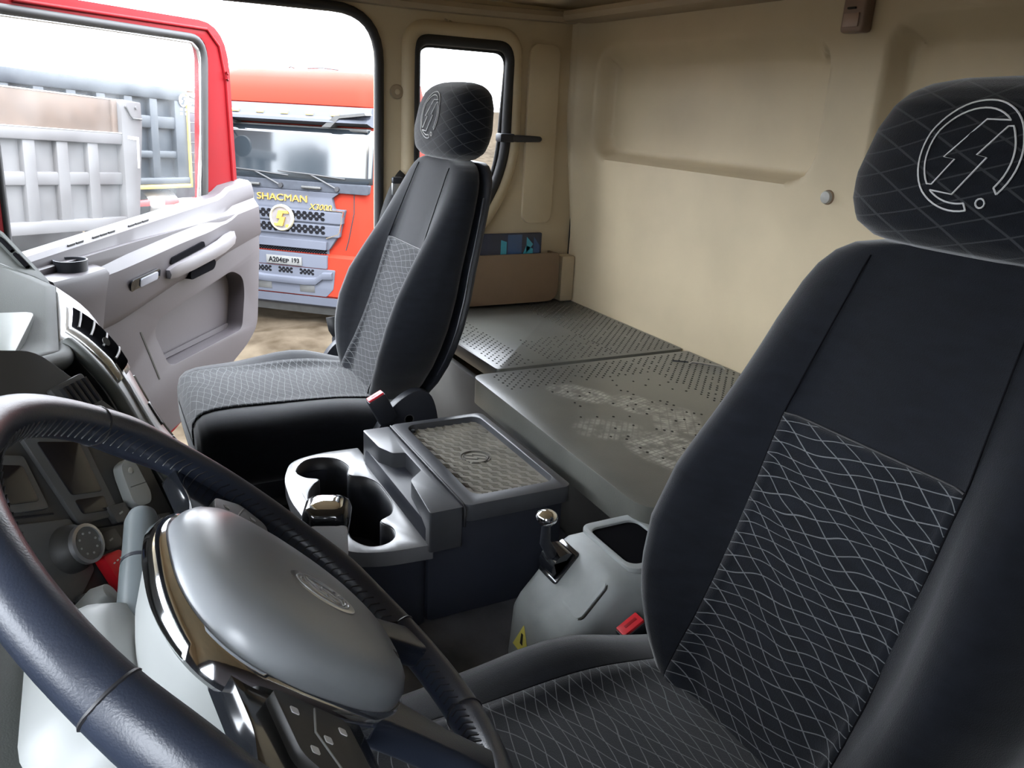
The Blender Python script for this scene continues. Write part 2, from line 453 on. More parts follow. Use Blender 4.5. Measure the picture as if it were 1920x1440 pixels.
tube('inner_gasket', loop3(win_open, XW + 0.012, -0.022), 0.007, MT['rubber'], w1, closed=True, sides=8)
prism('pane', win_open, XW + 0.016, XW + 0.02, MT['sideglass'], w1, tf=TFX)
tube('moulding', loop3(win_open, XW + 0.006, 0.026), 0.026, MT['cream'], w1, closed=True, sides=12)
# moulded vertical relief between window and corner
prism('relief_panel', rrect(-1.40, -1.29, -0.36, 0.20, 0.03), XW - 0.012, XW + 0.004, MT['cream'], bpy.data.objects['wall_right'], tf=TFX, bev=0.008, seg=3)
box('corner_post', XW - 0.05, XW + 0.004, -1.489, -1.435, -0.63, -0.47, MT['cream'], bpy.data.objects['wall_right'], bev=0.008)
tube('panel_seam', [(XW - 0.0015, YR + 0.0025, -0.63), (XW - 0.0015, YR + 0.0025, -0.2)], 0.0022, MT['dot'], bpy.data.objects['wall_right'], sides=6)

# driver side wall, unseen; its open window is kept small to limit light
S(prism('wall_left', [(-1.489, FL), (-1.489, 0.31), (0.62, 0.31), (0.9, -0.3), (0.9, FL)], XL - 0.06, XL, MT['lilac'], tf=TFX,
        holes=[rpoly([(0.0, -0.36), (0.0, 0.20), (0.3, 0.20), (0.55, -0.36)], 0.04, 5)], bev=0.006))
# front: bulkhead below, windscreen above
S(prism('wall_front', [(XL - 0.06, FL), (XL - 0.06, -0.33), (XW + 0.06, -0.33), (XW + 0.06, FL)], 0.86, 0.9, MT['dashdark'], tf=lambda p: Vector((p[0], p[2], p[1]))))
w2 = tag(thing('window_2', 'wide curved windscreen above the dashboard', None, (1.2, 0.88, -0.33)), kind='structure')
mk('pane', [(XL, 0.88, -0.33), (XW, 0.88, -0.33), (XW - 0.02, 0.66, 0.19), (XL + 0.02, 0.66, 0.19)], [(0, 1, 2, 3)], MT['clear'], w2)
S(tag(box('light_block_shelf', XL, XW, 0.30, 0.70, 0.18, 0.36, MT['lining'], bev=0.03, seg=4), 'added light-blocking shelf above the windscreen, out of view'))  # added out of view to keep light off the upper rear wall
# ceiling: shallow vault
rows = []
for i in range(41):
    a = -1 + 2 * i / 40; x = (XL + XW) / 2 + a * (XW - XL + 0.1) / 2
    row = []
    for j in range(41):
        b = -1 + 2 * j / 40; y = (YR + 0.62) / 2 + b * (0.62 - YR + 0.06) / 2
        e = max(abs(a), abs(b)) ** 5
        row.append((x, y, 0.295 + 0.16 * (1 - max(abs(a) ** 3, abs(b) ** 3))))
    rows.append(row)
ce = S(sheet('ceiling', rows, MT['lining'], th=0.0))
sm = ce.modifiers.new('thickness', 'SOLIDIFY'); sm.thickness = 0.03; sm.offset = -1
# ledges where roof lining meets the walls
def bar(name, pts, prof):
    return S(loft(name, [[(p[0] + q[0] * nx_, p[1] + q[0] * ny_, p[2] + q[1]) for q in prof] for (p, nx_, ny_) in pts], MT['cream2'], ang=30))
prof = [(0, -0.016), (0.022, -0.014), (0.03, 0.0), (0.026, 0.014), (0, 0.018)]
tag(bar('trim_2', [((XW, -1.45 + 2.0 * k / 10, 0.284 - 0.008 * math.sin(k * math.pi / 5)), -1, 0) for k in range(11)], prof), 'tan ledge along the top of the passenger side wall')
tag(bar('trim_3', [((XL + (XW - 0.025 - XL) * k / 10, YR + 0.07, 0.286), 0, 1) for k in range(11)], [(-0.1, -0.016)] + prof[1:4] + [(-0.1, 0.018)]), 'tan ledge along the top of the rear wall')
# rubber bumpers / dirt specks below the side ledge are small fasteners
for k, (y, z) in enumerate(((-1.00, 0.243), (-1.015, 0.24), (-1.13, 0.236), (-1.145, 0.232), (-1.19, 0.228), (-1.205, 0.226), (-1.165, 0.233))):
    tube('scuff_mark', [(XW - 0.001, y, z), (XW - 0.001, y - 0.008, z - 0.003)], 0.003, MT['cream2'], bpy.data.objects['wall_right'], sides=6)

# small fittings on the walls
t = thing('reading_lamp', 'small brownish reading lamp high on the rear wall above the driver seat', 'lamp', (1.298, YR, 0.187))
box('housing', 1.268, 1.328, YR - 0.002, YR + 0.03, 0.187, 0.26, mat('lamp_housing', (0.20, 0.135, 0.10), 0.4), t, bev=0.008, seg=3)
box('lens', 1.278, 1.318, YR + 0.029, YR + 0.034, 0.197, 0.225, mat('lamp_lens', (0.30, 0.21, 0.17), 0.3), t, bev=0.003)
box('switch', 1.29, 1.31, YR + 0.029, YR + 0.035, 0.232, 0.236, MT['dot'], t, bev=0.0008)
t = thing('round_plug', 'round grey plug on the rear wall beside the driver headrest', 'knob', (1.305, YR, -0.168))
lathe('plug', [(0.014, -0.004), (0.0145, 0.008), (0.013, 0.011), (0.009, 0.0125), (0.0, 0.013)], mat('plug_grey', (0.36, 0.35, 0.32), 0.4), t, tf=frame((1.305, YR, -0.153), (1, 0, 0), (0, 0, 1), (0, 1, 0)), n=24)
lathe('rim', [(0.0165, -0.004), (0.0165, 0.002), (0.0145, 0.004), (0.0145, -0.004)], MT['tan'], t, tf=frame((1.305, YR, -0.153), (1, 0, 0), (0, 0, 1), (0, 1, 0)), n=24)
t = thing('pillar_cap', 'round cream cap on the door pillar left of the passenger headrest', 'cap', (XW, -0.85, 0.013))
tfc = frame((XW, -0.85, 0.033), (0, 1, 0), (0, 0, 1), (-1, 0, 0))
lathe('disc', [(0.021, -0.003), (0.021, 0.004), (0.018, 0.008), (0.0, 0.009)], MT['cream2'], t, tf=tfc, n=24)
lathe('button', [(0.008, 0.008), (0.008, 0.011), (0.006, 0.0125), (0, 0.0125)], MT['cream'], t, tf=tfc, n=16)
t = thing('window_catch', 'black lever catch on the edge of the side window', 'handle', (XW - 0.02, -1.26, -0.10))
box('clamp', XW - 0.045, XW - 0.005, -1.232, -1.18, -0.099, -0.073, MT['black'], t, bev=0.005)
loft('lever', [[(XW - 0.035 + dx * w, y, -0.087 + dz * w) for dx, dz in rrect(-0.012, 0.012, -0.011, 0.011, 0.006, 3)] for y, w in ((-1.225, 0.9), (-1.24, 1), (-1.31, 0.85), (-1.325, 0.8), (-1.332, 0.4))], MT['black'], t)
box('screw_plate', XW - 0.008, XW + 0.001, -1.335, -1.29, -0.103, -0.098, MT['tan'], t, bev=0.001)

# storage pocket with folders under the side window
t = thing('storage_pocket', 'tan moulded storage pocket on the side wall under the window', 'pocket', (XW - 0.03, -1.2, -0.622))
po = rpoly([(-0.98, -0.622), (-0.98, -0.455), (-1.415, -0.455), (-1.42, -0.622)], [0.02, 0.02, 0.012, 0.05], 6)
prism('front_panel', po, XW - 0.062, XW - 0.05, MT['tan'], t, tf=TFX, bev=0.004)
box('side_web', XW - 0.055, XW, -1.412, -1.402, -0.61, -0.457, MT['tan'], t, bev=0.002)
box('bottom_web', XW - 0.055, XW, -1.40, -0.98, -0.622, -0.612, MT['tan'], t, bev=0.002)
fo = tag(thing('folder', 'dark blue folder with cyan facets standing in the tan pocket', 'folder', (XW - 0.03, -1.22, -0.61)))
box('cover', XW - 0.046, XW - 0.03, -1.352, -1.0, -0.61, -0.388, MT['navy'], fo, bev=0.004)
def fprint(nm, pts, m): prism(nm, pts, XW - 0.0468, XW - 0.0458, m, fo, tf=TFX)
fprint('cyan_stripe', [(-1.197, -0.61), (-1.197, -0.408), (-1.218, -0.415), (-1.218, -0.61)], MT['cyan'])
fprint('cyan_facet', [(-1.293, -0.455), (-1.293, -0.40), (-1.318, -0.425)], MT['cyan'])
fprint('cyan_facet', [(-1.275, -0.47), (-1.293, -0.428), (-1.318, -0.44), (-1.318, -0.47)], MT['cyan'])
fprint('blue_facet', [(-1.222, -0.61), (-1.222, -0.392), (-1.275, -0.392), (-1.275, -0.61)], MT['bluep'])
fprint('blue_facet', [(-1.32, -0.61), (-1.32, -0.40), (-1.343, -0.43), (-1.343, -0.61)], MT['bluep'])

# ------------------------------------------------------------ bunk
t = thing('bunk_box', 'dark grey bunk box below the black boards', 'box', (1.2, -1.15, FL))
box('front_panel', 0.0, XW - 0.004, -0.905, -0.885, FL, -0.697, mat('bunk_side', (0.10, 0.098, 0.09), 0.6, var=0.3, scale=5), t, bev=0.004)
box('divider', 1.70, 1.72, -1.48, -0.905, FL, -0.697, MT['consoleshade'], t, bev=0.002)
box('divider', 0.93, 0.95, -1.48, -0.905, FL, -0.697, MT['consoleshade'], t, bev=0.002)
def dots(name, parent, regions, z):
    vs, fs = [], []; step = 0.0235; k = 0
    for (x0, x1, y0, y1, keep) in regions:
        j = 0; y = y0
        while y < y1:
            x = x0 + (step / 2 if j % 2 else 0)
            while x < x1:
                if random.random() < keep:
                    i = len(vs); r = 0.0042 * random.uniform(0.8, 1.1)
                    for a in range(6): vs.append((x + r * math.cos(a * math.pi / 3), y + r * 0.8 * math.sin(a * math.pi / 3), z - 0.001))
                    for a in range(6): vs.append((x + r * 0.7 * math.cos(a * math.pi / 3), y + r * 0.56 * math.sin(a * math.pi / 3), z + 0.0011))
                    for a in range(6): fs.append((i + a, i + (a + 1) % 6, i + 6 + (a + 1) % 6, i + 6 + a))
                    fs.append(tuple(i + 6 + a for a in range(6)))
                x += step
            y += step / 2; j += 1
    return mk(name, vs, fs, MT['dot'], parent, kind='stuff', recalc=False)
def footprints(m, prints):
    h = NB(m); n = h.n; l = h.l
    b = n['Principled BSDF']; old = n[m['mixnode']]
    g = n.new('ShaderNodeNewGeometry'); s = n.new('ShaderNodeSeparateXYZ'); l.new(g.outputs['Position'], s.inputs[0])
    tot = None
    for (x, y, a, lx, ly, st) in prints:
        dx, dy = h.m('SUBTRACT', s.outputs[0], x), h.m('SUBTRACT', s.outputs[1], y)
        ca, sa = math.cos(a), math.sin(a)
        p = h.m('ADD', h.m('MULTIPLY', dx, ca), h.m('MULTIPLY', dy, sa)); q = h.m('SUBTRACT', h.m('MULTIPLY', dy, ca), h.m('MULTIPLY', dx, sa))
        d = h.m('ADD', h.m('POWER', h.m('ABSOLUTE', h.m('DIVIDE', p, lx)), 2.4), h.m('POWER', h.m('ABSOLUTE', h.m('DIVIDE', q, ly)), 2.4))
        mask = n.new('ShaderNodeMapRange'); mask.inputs['From Min'].default_value = 1.15; mask.inputs['From Max'].default_value = 0.5
        l.new(d, mask.inputs['Value'])
        tread = h.m('LESS_THAN', h.m('ABSOLUTE', h.m('SUBTRACT', h.m('FRACT', h.m('MULTIPLY', p, 85)), 0.5)), 0.33)
        tread2 = h.m('LESS_THAN', h.m('ABSOLUTE', h.m('SUBTRACT', h.m('FRACT', h.m('MULTIPLY', q, 55)), 0.5)), 0.4)
        f = h.m('MULTIPLY', h.m('MULTIPLY', mask.outputs[0], h.m('ADD', h.m('MULTIPLY', h.m('MULTIPLY', tread, tread2), 0.6), 0.3)), st)
        tot = f if tot is None else h.m('MAXIMUM', tot, f)
    no = n.new('ShaderNodeTexNoise'); no.inputs['Scale'].default_value = 38; no.inputs['Detail'].default_value = 5
    l.new(g.outputs['Position'], no.inputs['Vector'])
    mm = n.new('ShaderNodeMapRange'); mm.inputs['From Min'].default_value = 0.38; mm.inputs['From Max'].default_value = 0.6; l.new(no.outputs['Fac'], mm.inputs['Value'])
    fac = h.m('MULTIPLY', tot, mm.outputs[0])
    mix = n.new('ShaderNodeMix'); mix.data_type = 'RGBA'; l.new(old.outputs[2], mix.inputs[6]); mix.inputs[7].default_value = (0.38, 0.373, 0.34, 1)
    l.new(fac, mix.inputs['Factor']); l.new(mix.outputs[2], b.inputs['Base Color'])
    return m
MT['bunkfoot'] = footprints(mat('bunk_board_footprints', (0.085, 0.086, 0.076), 0.32, var=0.18, scale=7, bump=0.15, bscale=350, rvar=0.03, spec=0.7),
    [(1.50, -0.99, 0.5, 0.085, 0.05, 1.0), (1.39, -1.075, 0.3, 0.07, 0.055, 0.9), (1.27, -1.10, -0.6, 0.09, 0.055, 0.9), (1.13, -0.99, 0.2, 0.115, 0.08, 1.0), (1.28, -0.93, 0.9, 0.08, 0.06, 0.55), (1.22, -1.22, 0.2, 0.05, 0.05, 0.5)])
t = thing('bunk_board', 'far black bunk board in the corner beside the tan pocket', 'board', (2.06, -1.18, -0.665), 'black bunk boards')
prism('board', rpoly([(1.728, -1.486), (2.392, -1.486), (2.392, -0.872), (1.728, -0.885)], 0.015), -0.665, -0.63, MT['bunk'], t, bev=0.006)
dots('bosses', t, [(1.75, 2.34, -1.47, -1.27, 0.95), (1.75, 1.95, -1.27, -1.05, 0.75), (1.75, 2.3, -1.0, -0.9, 0.9)], -0.63)
t = thing('bunk_board', 'middle black bunk board with dusty shoe prints, thick rounded front edge', 'board', (1.32, -1.15, -0.69), 'black bunk boards')
prism('board', rpoly([(0.945, -1.484), (1.706, -1.484), (1.706, -0.802), (0.945, -0.78)], [0.01, 0.01, 0.035, 0.06], 6), -0.694, -0.63, MT['bunkfoot'], t, bev=0.012, seg=4)
dots('bosses', t, [(1.58, 1.69, -1.25, -0.84, 0.9), (0.98, 1.69, -1.47, -1.26, 0.9), (1.0, 1.56, -1.25, -0.9, 0.12)], -0.63)
la = tube('latch_wire', [(1.60, -1.40, -0.632), (1.595, -1.41, -0.624), (1.575, -1.43, -0.624), (1.535, -1.462, -0.624), (1.53, -1.467, -0.632)], 0.0032, MT['steel'], t, sides=6)
tube('latch_wire', [(1.60, -1.40, -0.624), (1.63, -1.37, -0.626)], 0.0022, MT['rubber'], t, sides=6)
t = thing('bunk_board', 'black bunk board hidden mostly behind the driver seat', 'board', (0.45, -1.18, -0.665), 'black bunk boards')
prism('board', rpoly([(0.0, -1.486), (0.93, -1.486), (0.93, -0.885), (0.0, -0.885)], 0.015), -0.665, -0.63, MT['bunk'], t, bev=0.006)
# ------------------------------------------------------------ seats
P_SE = 3.2
def sc(v, e): return math.copysign(abs(v) ** e, v)
TW = [(-0.735, 0.08), (-0.715, 0.125), (-0.69, 0.16), (-0.65, 0.197), (-0.60, 0.227), (-0.55, 0.244), (-0.50, 0.252), (-0.43, 0.247), (-0.36, 0.231), (-0.30, 0.221), (-0.24, 0.211), (-0.19, 0.198), (-0.165, 0.186), (-0.145, 0.168), (-0.132, 0.145), (-0.124, 0.11), (-0.120, 0.06)]
TB = [(-0.72, 0.012), (-0.68, 0.035), (-0.63, 0.06), (-0.57, 0.080), (-0.50, 0.090), (-0.43, 0.086), (-0.37, 0.068), (-0.31, 0.045), (-0.25, 0.026), (-0.19, 0.012), (-0.12, 0.004)]
def back_front(z): return -0.843 - 0.36 * z
def back_rear(z): return -0.762 - 0.275 * (z + 0.6) + 0.03
def bol(r): return sstep(0.42, 0.82, r) * (1 - 0.35 * sstep(0.86, 1.0, r))
def back_y(x, z):
    w = interp(TW, z); yf, yr = back_front(z), back_rear(z); h = (yf - yr) / 2
    r = min(1, abs(x) / w); c = r ** (P_SE / 2); s = math.sqrt(max(0, 1 - c * c)) ** (2 / P_SE)
    return (yf + yr) / 2 + h * s + interp(TB, z) * bol(r) * s
def back_ring(z, n=56, grow=0.0, shell=False):
    w = interp(TW, z) + grow; yf, yr = back_front(z), back_rear(z)
    if shell: yf, yr = yr + 0.004, yr - 0.03
    h = (yf - yr) / 2; out = []
    for k in range(n):
        a = 2 * math.pi * k / n; c, s = sc(math.cos(a), 2 / P_SE), sc(math.sin(a), 2 / P_SE)
        y = (yf + yr) / 2 + h * s
        if s > 0 and not shell: y += interp(TB, z) * bol(abs(c)) * s
        out.append((w * c, y, z))
    return out
TCW = [(-0.70, 0.215), (-0.66, 0.240), (-0.5, 0.252), (-0.34, 0.252), (-0.225, 0.244), (-0.192, 0.234), (-0.176, 0.222), (-0.167, 0.20)]
TCT = [(-0.70, -0.700), (-0.62, -0.690), (-0.5, -0.678), (-0.35, -0.670), (-0.26, -0.666), (-0.215, -0.668), (-0.19, -0.674), (-0.175, -0.686), (-0.167, -0.706)]
TCB = [(-0.70, -0.83), (-0.25, -0.85), (-0.192, -0.845), (-0.176, -0.83), (-0.167, -0.81)]
def cb(y, x=1): return 0.006 + (0.034 if x > 0 else 0.012) * math.exp(-((y + 0.47) / 0.12) ** 2)
def cush_z(x, y):
    w = interp(TCW, y); zt, zb = interp(TCT, y), interp(TCB, y); h = (zt - zb) / 2; r = min(1, abs(x) / w)
    c = r ** 2.1; s = math.sqrt(max(0, 1 - c * c)) ** (1 / 2.1)
    return (zt + zb) / 2 + h * s + cb(y, x) * bol(r) * s
def cush_ring(y, n=56):
    w = interp(TCW, y); zt, zb = interp(TCT, y), interp(TCB, y); h = (zt - zb) / 2; out = []
    for k in range(n):
        a = 2 * math.pi * k / n; c, s = sc(math.cos(a), 1 / 2.1), sc(math.sin(a), 1 / 2.1)
        z = (zt + zb) / 2 + h * s
        if s > 0: z += cb(y, c) * bol(abs(c)) * s
        out.append((w * c, y, z))
    return out
THW = [(-0.124, 0.095), (-0.118, 0.122), (-0.105, 0.146), (-0.08, 0.158), (-0.05, 0.160), (0.0, 0.149), (0.025, 0.138), (0.040, 0.124), (0.050, 0.104), (0.056, 0.07), (0.058, 0.02)]
THD = [(-0.124, 0.028), (-0.118, 0.042), (-0.10, 0.057), (-0.06, 0.065), (0.0, 0.063), (0.03, 0.055), (0.045, 0.042), (0.055, 0.024), (0.058, 0.008)]
def head_c(z): return -0.844 - 0.15 * (z + 0.02)
def head_y(x, z):
    w, d = interp(THW, z), interp(THD, z); r = min(1, abs(x) / w); c = r ** 1.45; s = math.sqrt(max(0, 1 - c * c)) ** (1 / 1.45)
    return head_c(z) + d * s
def head_ring(z, n=48):
    w, d = interp(THW, z), interp(THD, z); out = []
    for k in range(n):
        a = 2 * math.pi * k / n
        out.append((w * sc(math.cos(a), 1 / 1.45), head_c(z) + d * sc(math.sin(a), 1 / 1.45), z))
    return out
def frange(a, b, n): return [a + (b - a) * i / n for i in range(n + 1)]
def densify(tab, n=3):
    ks = [k for k, _ in tab]; out = []
    for a, b in zip(ks, ks[1:]): out += [a + (b - a) * i / n for i in range(n)]
    return out + [ks[-1]]
def make_seat(label, xc, y0, side, buckle, low):
    t = thing('truck_seat', label, 'seat', (xc, y0 - 0.4, FL), 'cab seats')
    tf = lambda p: Vector((xc + p[0], y0 + p[1], p[2]))
    # cushion
    ys = densify(TCW, 4)
    cu = loft('cushion', [cush_ring(y) for y in ys], MT['velour'], t, tf=tf, ang=70)
    rows, uv = [], []
    for y in frange(-0.66, -0.1695, 44):
        row = []
        for x in frange(-0.150, 0.150, 22):
            row.append((x, y + (0.002 if y > -0.19 else 0), cush_z(x, y) + 0.0022)); uv.append((x, y))
        rows.append(row)
    # the insert runs on down the front of the cushion
    for z in (-0.715, -0.73, -0.745):
        rows.append([(x, -0.1655, z) for x in frange(-0.150, 0.150, 22)]); uv += [(x, -0.1655 - (z + 0.70)) for x in frange(-0.150, 0.150, 22)]
    sheet('woven_insert', rows, MT['insert'], cu, th=0.002, uvs=uv, tf=tf, ang=80)
    for s in (-1, 1):
        tube('seam', [(s * 0.151, y, cush_z(s * 0.151, y) + 0.0015) for y in frange(-0.65, -0.18, 30)], 0.0013, MT['void'], cu, sides=6, tf=tf)
    # backrest
    zs = densify(TW, 3)
    bk = loft('backrest', [back_ring(z) for z in zs], MT['velour'], t, tf=tf, ang=70)
    rows, uv = [], []
    for z in frange(-0.70, -0.335, 40):
        row = []
        for x in frange(-0.118, 0.118, 22):
            row.append((x, back_y(x, z) + 0.0022, z)); uv.append((x, z * 1.06))
        rows.append(row)
    sheet('woven_insert', rows, MT['insert'], bk, th=0.002, uvs=uv, tf=tf, ang=80)
    for s in (-1, 1):
        tube('seam', [(s * (0.119 if z < -0.33 else 0.119 - 0.02 * (z + 0.33) / 0.2), back_y(0.119, z) + 0.001, z) for z in frange(-0.69, -0.14, 36)], 0.0011, MT['void'], bk, sides=6, tf=tf)
        tube('piping', [(s * (interp(TW, z) - 0.004), back_rear(z) + 0.002, z) for z in frange(-0.62, -0.2, 26)], 0.0025, MT['black'], bk, sides=6, tf=tf)
    tube('seam', [(x, back_y(x, -0.334) + 0.0015, -0.334) for x in frange(-0.118, 0.118, 16)], 0.0016, MT['rubber'], bk, sides=6, tf=tf)
    loft('back_shell', [back_ring(z, grow=-0.008, shell=True) for z in zs[3:-4]], MT['black'], t, tf=tf, ang=70)
    # headrest
    hz = densify(THW, 3)
    ring_uv = [(p[0] + p[1], p[2]) for z in hz for p in head_ring(z)]
    hd = loft('headrest', [head_ring(z) for z in hz], MT['latt'], t, tf=tf, ang=70, uvs=ring_uv)
    R = 0.0545
    L = [[tf((px * R * 0.98 + 0.0, head_y(px * R, -0.022 + py * R) + 0.0012, -0.022 + py * R)) for px, py in ([(-a, b) for a, b in ln])] for ln in emblem_lines()]
    tubes('embroidered_emblem', L, 0.00095, MT['thread'], hd, sides=5)
    for s in (-1, 1):
        tube('headrest_post', [(s * 0.05, -0.83, -0.15), (s * 0.05, -0.832, -0.10)], 0.006, MT['steel'], t, tf=tf)
    # recliner covers and base
    so = smoothpoly([(-0.53, -0.76 - low), (-0.555, -0.715 - low), (-0.59, -0.665 - low), (-0.64, -0.634 - low), (-0.680, -0.642 - low), (-0.700, -0.69 - low), (-0.705, -0.76 - low), (-0.68, -0.80 - low), (-0.57, -0.80 - low)], 4)
    for s in (-1, 1):
        c = prism('recliner_cover', so, s * 0.245, s * 0.272, MT['black'], t, tf=lambda p: tf((p[2], p[0], p[1])), bev=0.008, seg=3)
        lathe('cover_badge', [(0.012, 0), (0.012, 0.0008), (0.0095, 0.0008), (0.0095, 0)], MT['dashmid'], c, n=20,
              tf=frame(tf((s * 0.272, -0.63, -0.70 - low)), (0, 1, 0), (0, 0, 1), (s, 0, 0)))
    box('seat_pan', -0.215, 0.215, -0.66, -0.21, -0.88, -0.82, MT['black'], t, bev=0.01, tf=tf)
    nb = 5
    rings = []
    for i in range(2 * nb + 1):
        z = -0.885 - 0.19 * i / (2 * nb); g = 0.012 if i % 2 else 0
        rings.append([(x, y - 0.41, z) for x, y in rrect(-0.19 - g, 0.19 + g, -0.2 - g, 0.2 + g, 0.03, 4)])
    loft('bellows', rings, MT['rubber'], t, tf=tf)
    for s in (-1, 1):
        box('floor_rail', s * 0.15 - 0.02, s * 0.15 + 0.02, -0.68, -0.14, FL, -1.07, MT['black'], t, bev=0.004, tf=tf)
    # buckle
    bx, by, bz, lean = buckle
    d = Vector((0, lean, 1)).normalized(); e = Vector((0, 1, -lean)).normalized()
    bf = frame(tf((bx, by, bz)), (1, 0, 0), e, d)
    b = box('belt_buckle', -0.014, 0.014, -0.022, 0.022, -0.07, 0.0, MT['black'], t, bev=0.004, tf=bf)
    box('release_button', -0.011, 0.011, -0.0195, 0.0195, -0.004, 0.004, MT['buckle'], b, bev=0.002, tf=bf)
    box('tongue_slot', -0.0025, 0.003, -0.013, 0.009, 0.0035, 0.0045, mat('slot_red', (0.35, 0.01, 0.02), 0.4), b, bev=0.0004, tf=bf)
    tube('buckle_stalk', [bf((0, 0, -0.055)), bf((0, 0.0, -0.09)), tf((bx * 0.96, by - 0.02, bz - 0.14))], 0.012, MT['black'], t, flat=0.5)
    return t
seat_p = make_seat('passenger truck seat in grey and black velour, by the open red door', 1.92, 0.013, -1, (-0.272, -0.548, -0.634, 0.5), 0.0)
seat_d = make_seat('driver truck seat in dark velour, largest, behind the steering wheel', 0.53, -0.014, 1, (0.272, -0.640, -0.722, 0.55), 0.13)
tube('adjuster_strap', [(0.79, -0.72, -0.70), (0.787, -0.70, -0.735), (0.778, -0.66, -0.79), (0.765, -0.64, -0.84)], 0.008, MT['consoleshade'], seat_d, flat=0.4, sides=8)

# passenger belt hanging from the pillar
t = thing('seat_belt', 'black seat belt with metal tongue hanging behind the passenger seat', 'belt', (2.36, -0.84, -0.75))
def strap(nm, pts, w, parent):
    rows = []
    for i, p in enumerate(pts):
        p = Vector(p); a = Vector(pts[max(0, i - 1)]); b = Vector(pts[min(len(pts) - 1, i + 1)])
        tt = (b - a).normalized(); sd = tt.cross(Vector((-1, 0.4, 0.1))).normalized()
        rows.append([tuple(p + sd * w * k) for k in (-0.5, 0, 0.5)])
    return sheet(nm, rows, MT['rubber'], parent, th=0.0025)
strap('webbing', smoothpoly([(2.37, -0.87, -0.205), (2.36, -0.85, -0.225), (2.345, -0.815, -0.29), (2.32, -0.78, -0.38), (2.285, -0.73, -0.52), (2.255, -0.68, -0.64), (2.245, -0.66, -0.72)], 4, False), 0.045, t)
mt = box('tongue', 2.343, 2.349, -0.850, -0.818, -0.262, -0.225, MT['steel'], t, bev=0.003)
box('tongue_grip', 2.338, 2.356, -0.852, -0.818, -0.228, -0.208, MT['black'], t, bev=0.006)
strap('loose_end', [(2.25, -0.60, -0.60), (2.245, -0.605, -0.635), (2.24, -0.62, -0.66), (2.235, -0.65, -0.70)], 0.035, t)
box('floor_anchor', 2.215, 2.265, -0.69, -0.60, -0.76, -0.655, MT['black'], t, bev=0.01)
# ------------------------------------------------------------ tunnel, centre console, parking brake console
t = S(box('trim_4', 0.80, 1.66, -0.88, 0.5, FL, -0.885, MT['floor'], bev=0.025, seg=4)); t['label'] = 'grey rubber covered engine tunnel between the seats'
CUP = hole = smoothpoly([(1.505, -0.318), (1.548, -0.345), (1.555, -0.378), (1.535, -0.412), (1.49, -0.425), (1.452, -0.414), (1.430, -0.440), (1.395, -0.456), (1.345, -0.458), (1.30, -0.455), (1.262, -0.440), (1.242, -0.412), (1.212, -0.424), (1.180, -0.418), (1.162, -0.395), (1.165, -0.365), (1.20, -0.345), (1.24, -0.345), (1.27, -0.325), (1.31, -0.310), (1.36, -0.308), (1.405, -0.320), (1.435, -0.338), (1.452, -0.352), (1.470, -0.328)], 4)
c = thing('centre_console', 'black centre console with cup holders and dusty tray lid between the seats', 'console', (1.32, -0.5, -0.885))
box('body', 1.135, 1.50, -0.735, -0.46, -0.885, -0.685, MT['consoleshade'], c, bev=0.012)
prism('body_front', rpoly([(1.135, -0.465), (1.50, -0.465), (1.55, -0.40), (1.545, -0.32), (1.48, -0.298), (1.38, -0.29), (1.15, -0.345)], 0.025), -0.885, -0.748, MT['consoleshade'], c, holes=[list(reversed(CUP))], bev=0.0)
# lid with recess
lid = prism('lid', rrect(1.116, 1.514, -0.738, -0.522, 0.016), -0.682, -0.650, MT['console'], c, holes=[list(reversed(rrect(1.148, 1.497, -0.722, -0.552, 0.022)))], bev=0.0045, seg=3)
prism('tray_floor', rrect(1.146, 1.499, -0.724, -0.550, 0.022), -0.672, -0.664, MT['mat'], lid)
ribs = []
for i in range(15):
    for j in range(8):
        x = 1.163 + i * 0.0226; y = -0.710 + j * 0.0205 + (0.010 if i % 2 else 0)
        if math.hypot(x - 1.322, y + 0.637) < 0.036 or y > -0.556: continue
        for k in range(3):
            ribs.append([(x + k * 0.0066 - 0.004, y - 0.006, -0.6635), (x + k * 0.0066 + 0.005, y + 0.006, -0.6635)])
tubes('tray_ribs', ribs, 0.0017, MT['mat'], lid, sides=5, kind='stuff')
el = [[(1.322 - a * 0.030, -0.637 - b * 0.030, -0.6635) for a, b in ln] for ln in emblem_lines()]
tubes('tray_emblem', el, 0.0014, mat('dark_mat_line', (0.07, 0.066, 0.056), 0.8), lid, sides=5)
lathe('lid_screw', [(0.005, 0), (0.005, 0.006), (0.0035, 0.0075), (0, 0.0075)], MT['black'], lid, tf=frame((1.485, -0.565, -0.664), (1, 0, 0), (0, 1, 0), (0, 0, 1)), n=12)
tube('lid_gap', [(1.1165, -0.5215, -0.690), (1.114, -0.5215, -0.655), (1.125, -0.5215, -0.6495), (1.505, -0.5215, -0.6495), (1.515, -0.5215, -0.665)], 0.0022, MT['print'], c, sides=6)
# raised ridge with a notch in its middle
rg = prism('ridge', rpoly([(1.120, -0.520), (1.512, -0.520), (1.512, -0.462), (1.415, -0.466), (1.378, -0.482), (1.372, -0.506), (1.285, -0.506), (1.252, -0.472), (1.120, -0.458)], [0.004, 0.004, 0.008, 0.008, 0.006, 0.004, 0.004, 0.008, 0.006], 3), -0.730, -0.653, MT['console'], c, bev=0.0045, seg=3)
prism('ridge_step', [(1.26, -0.512), (1.40, -0.512), (1.40, -0.470), (1.26, -0.470)], -0.730, -0.690, MT['console'], c, bev=0.003)
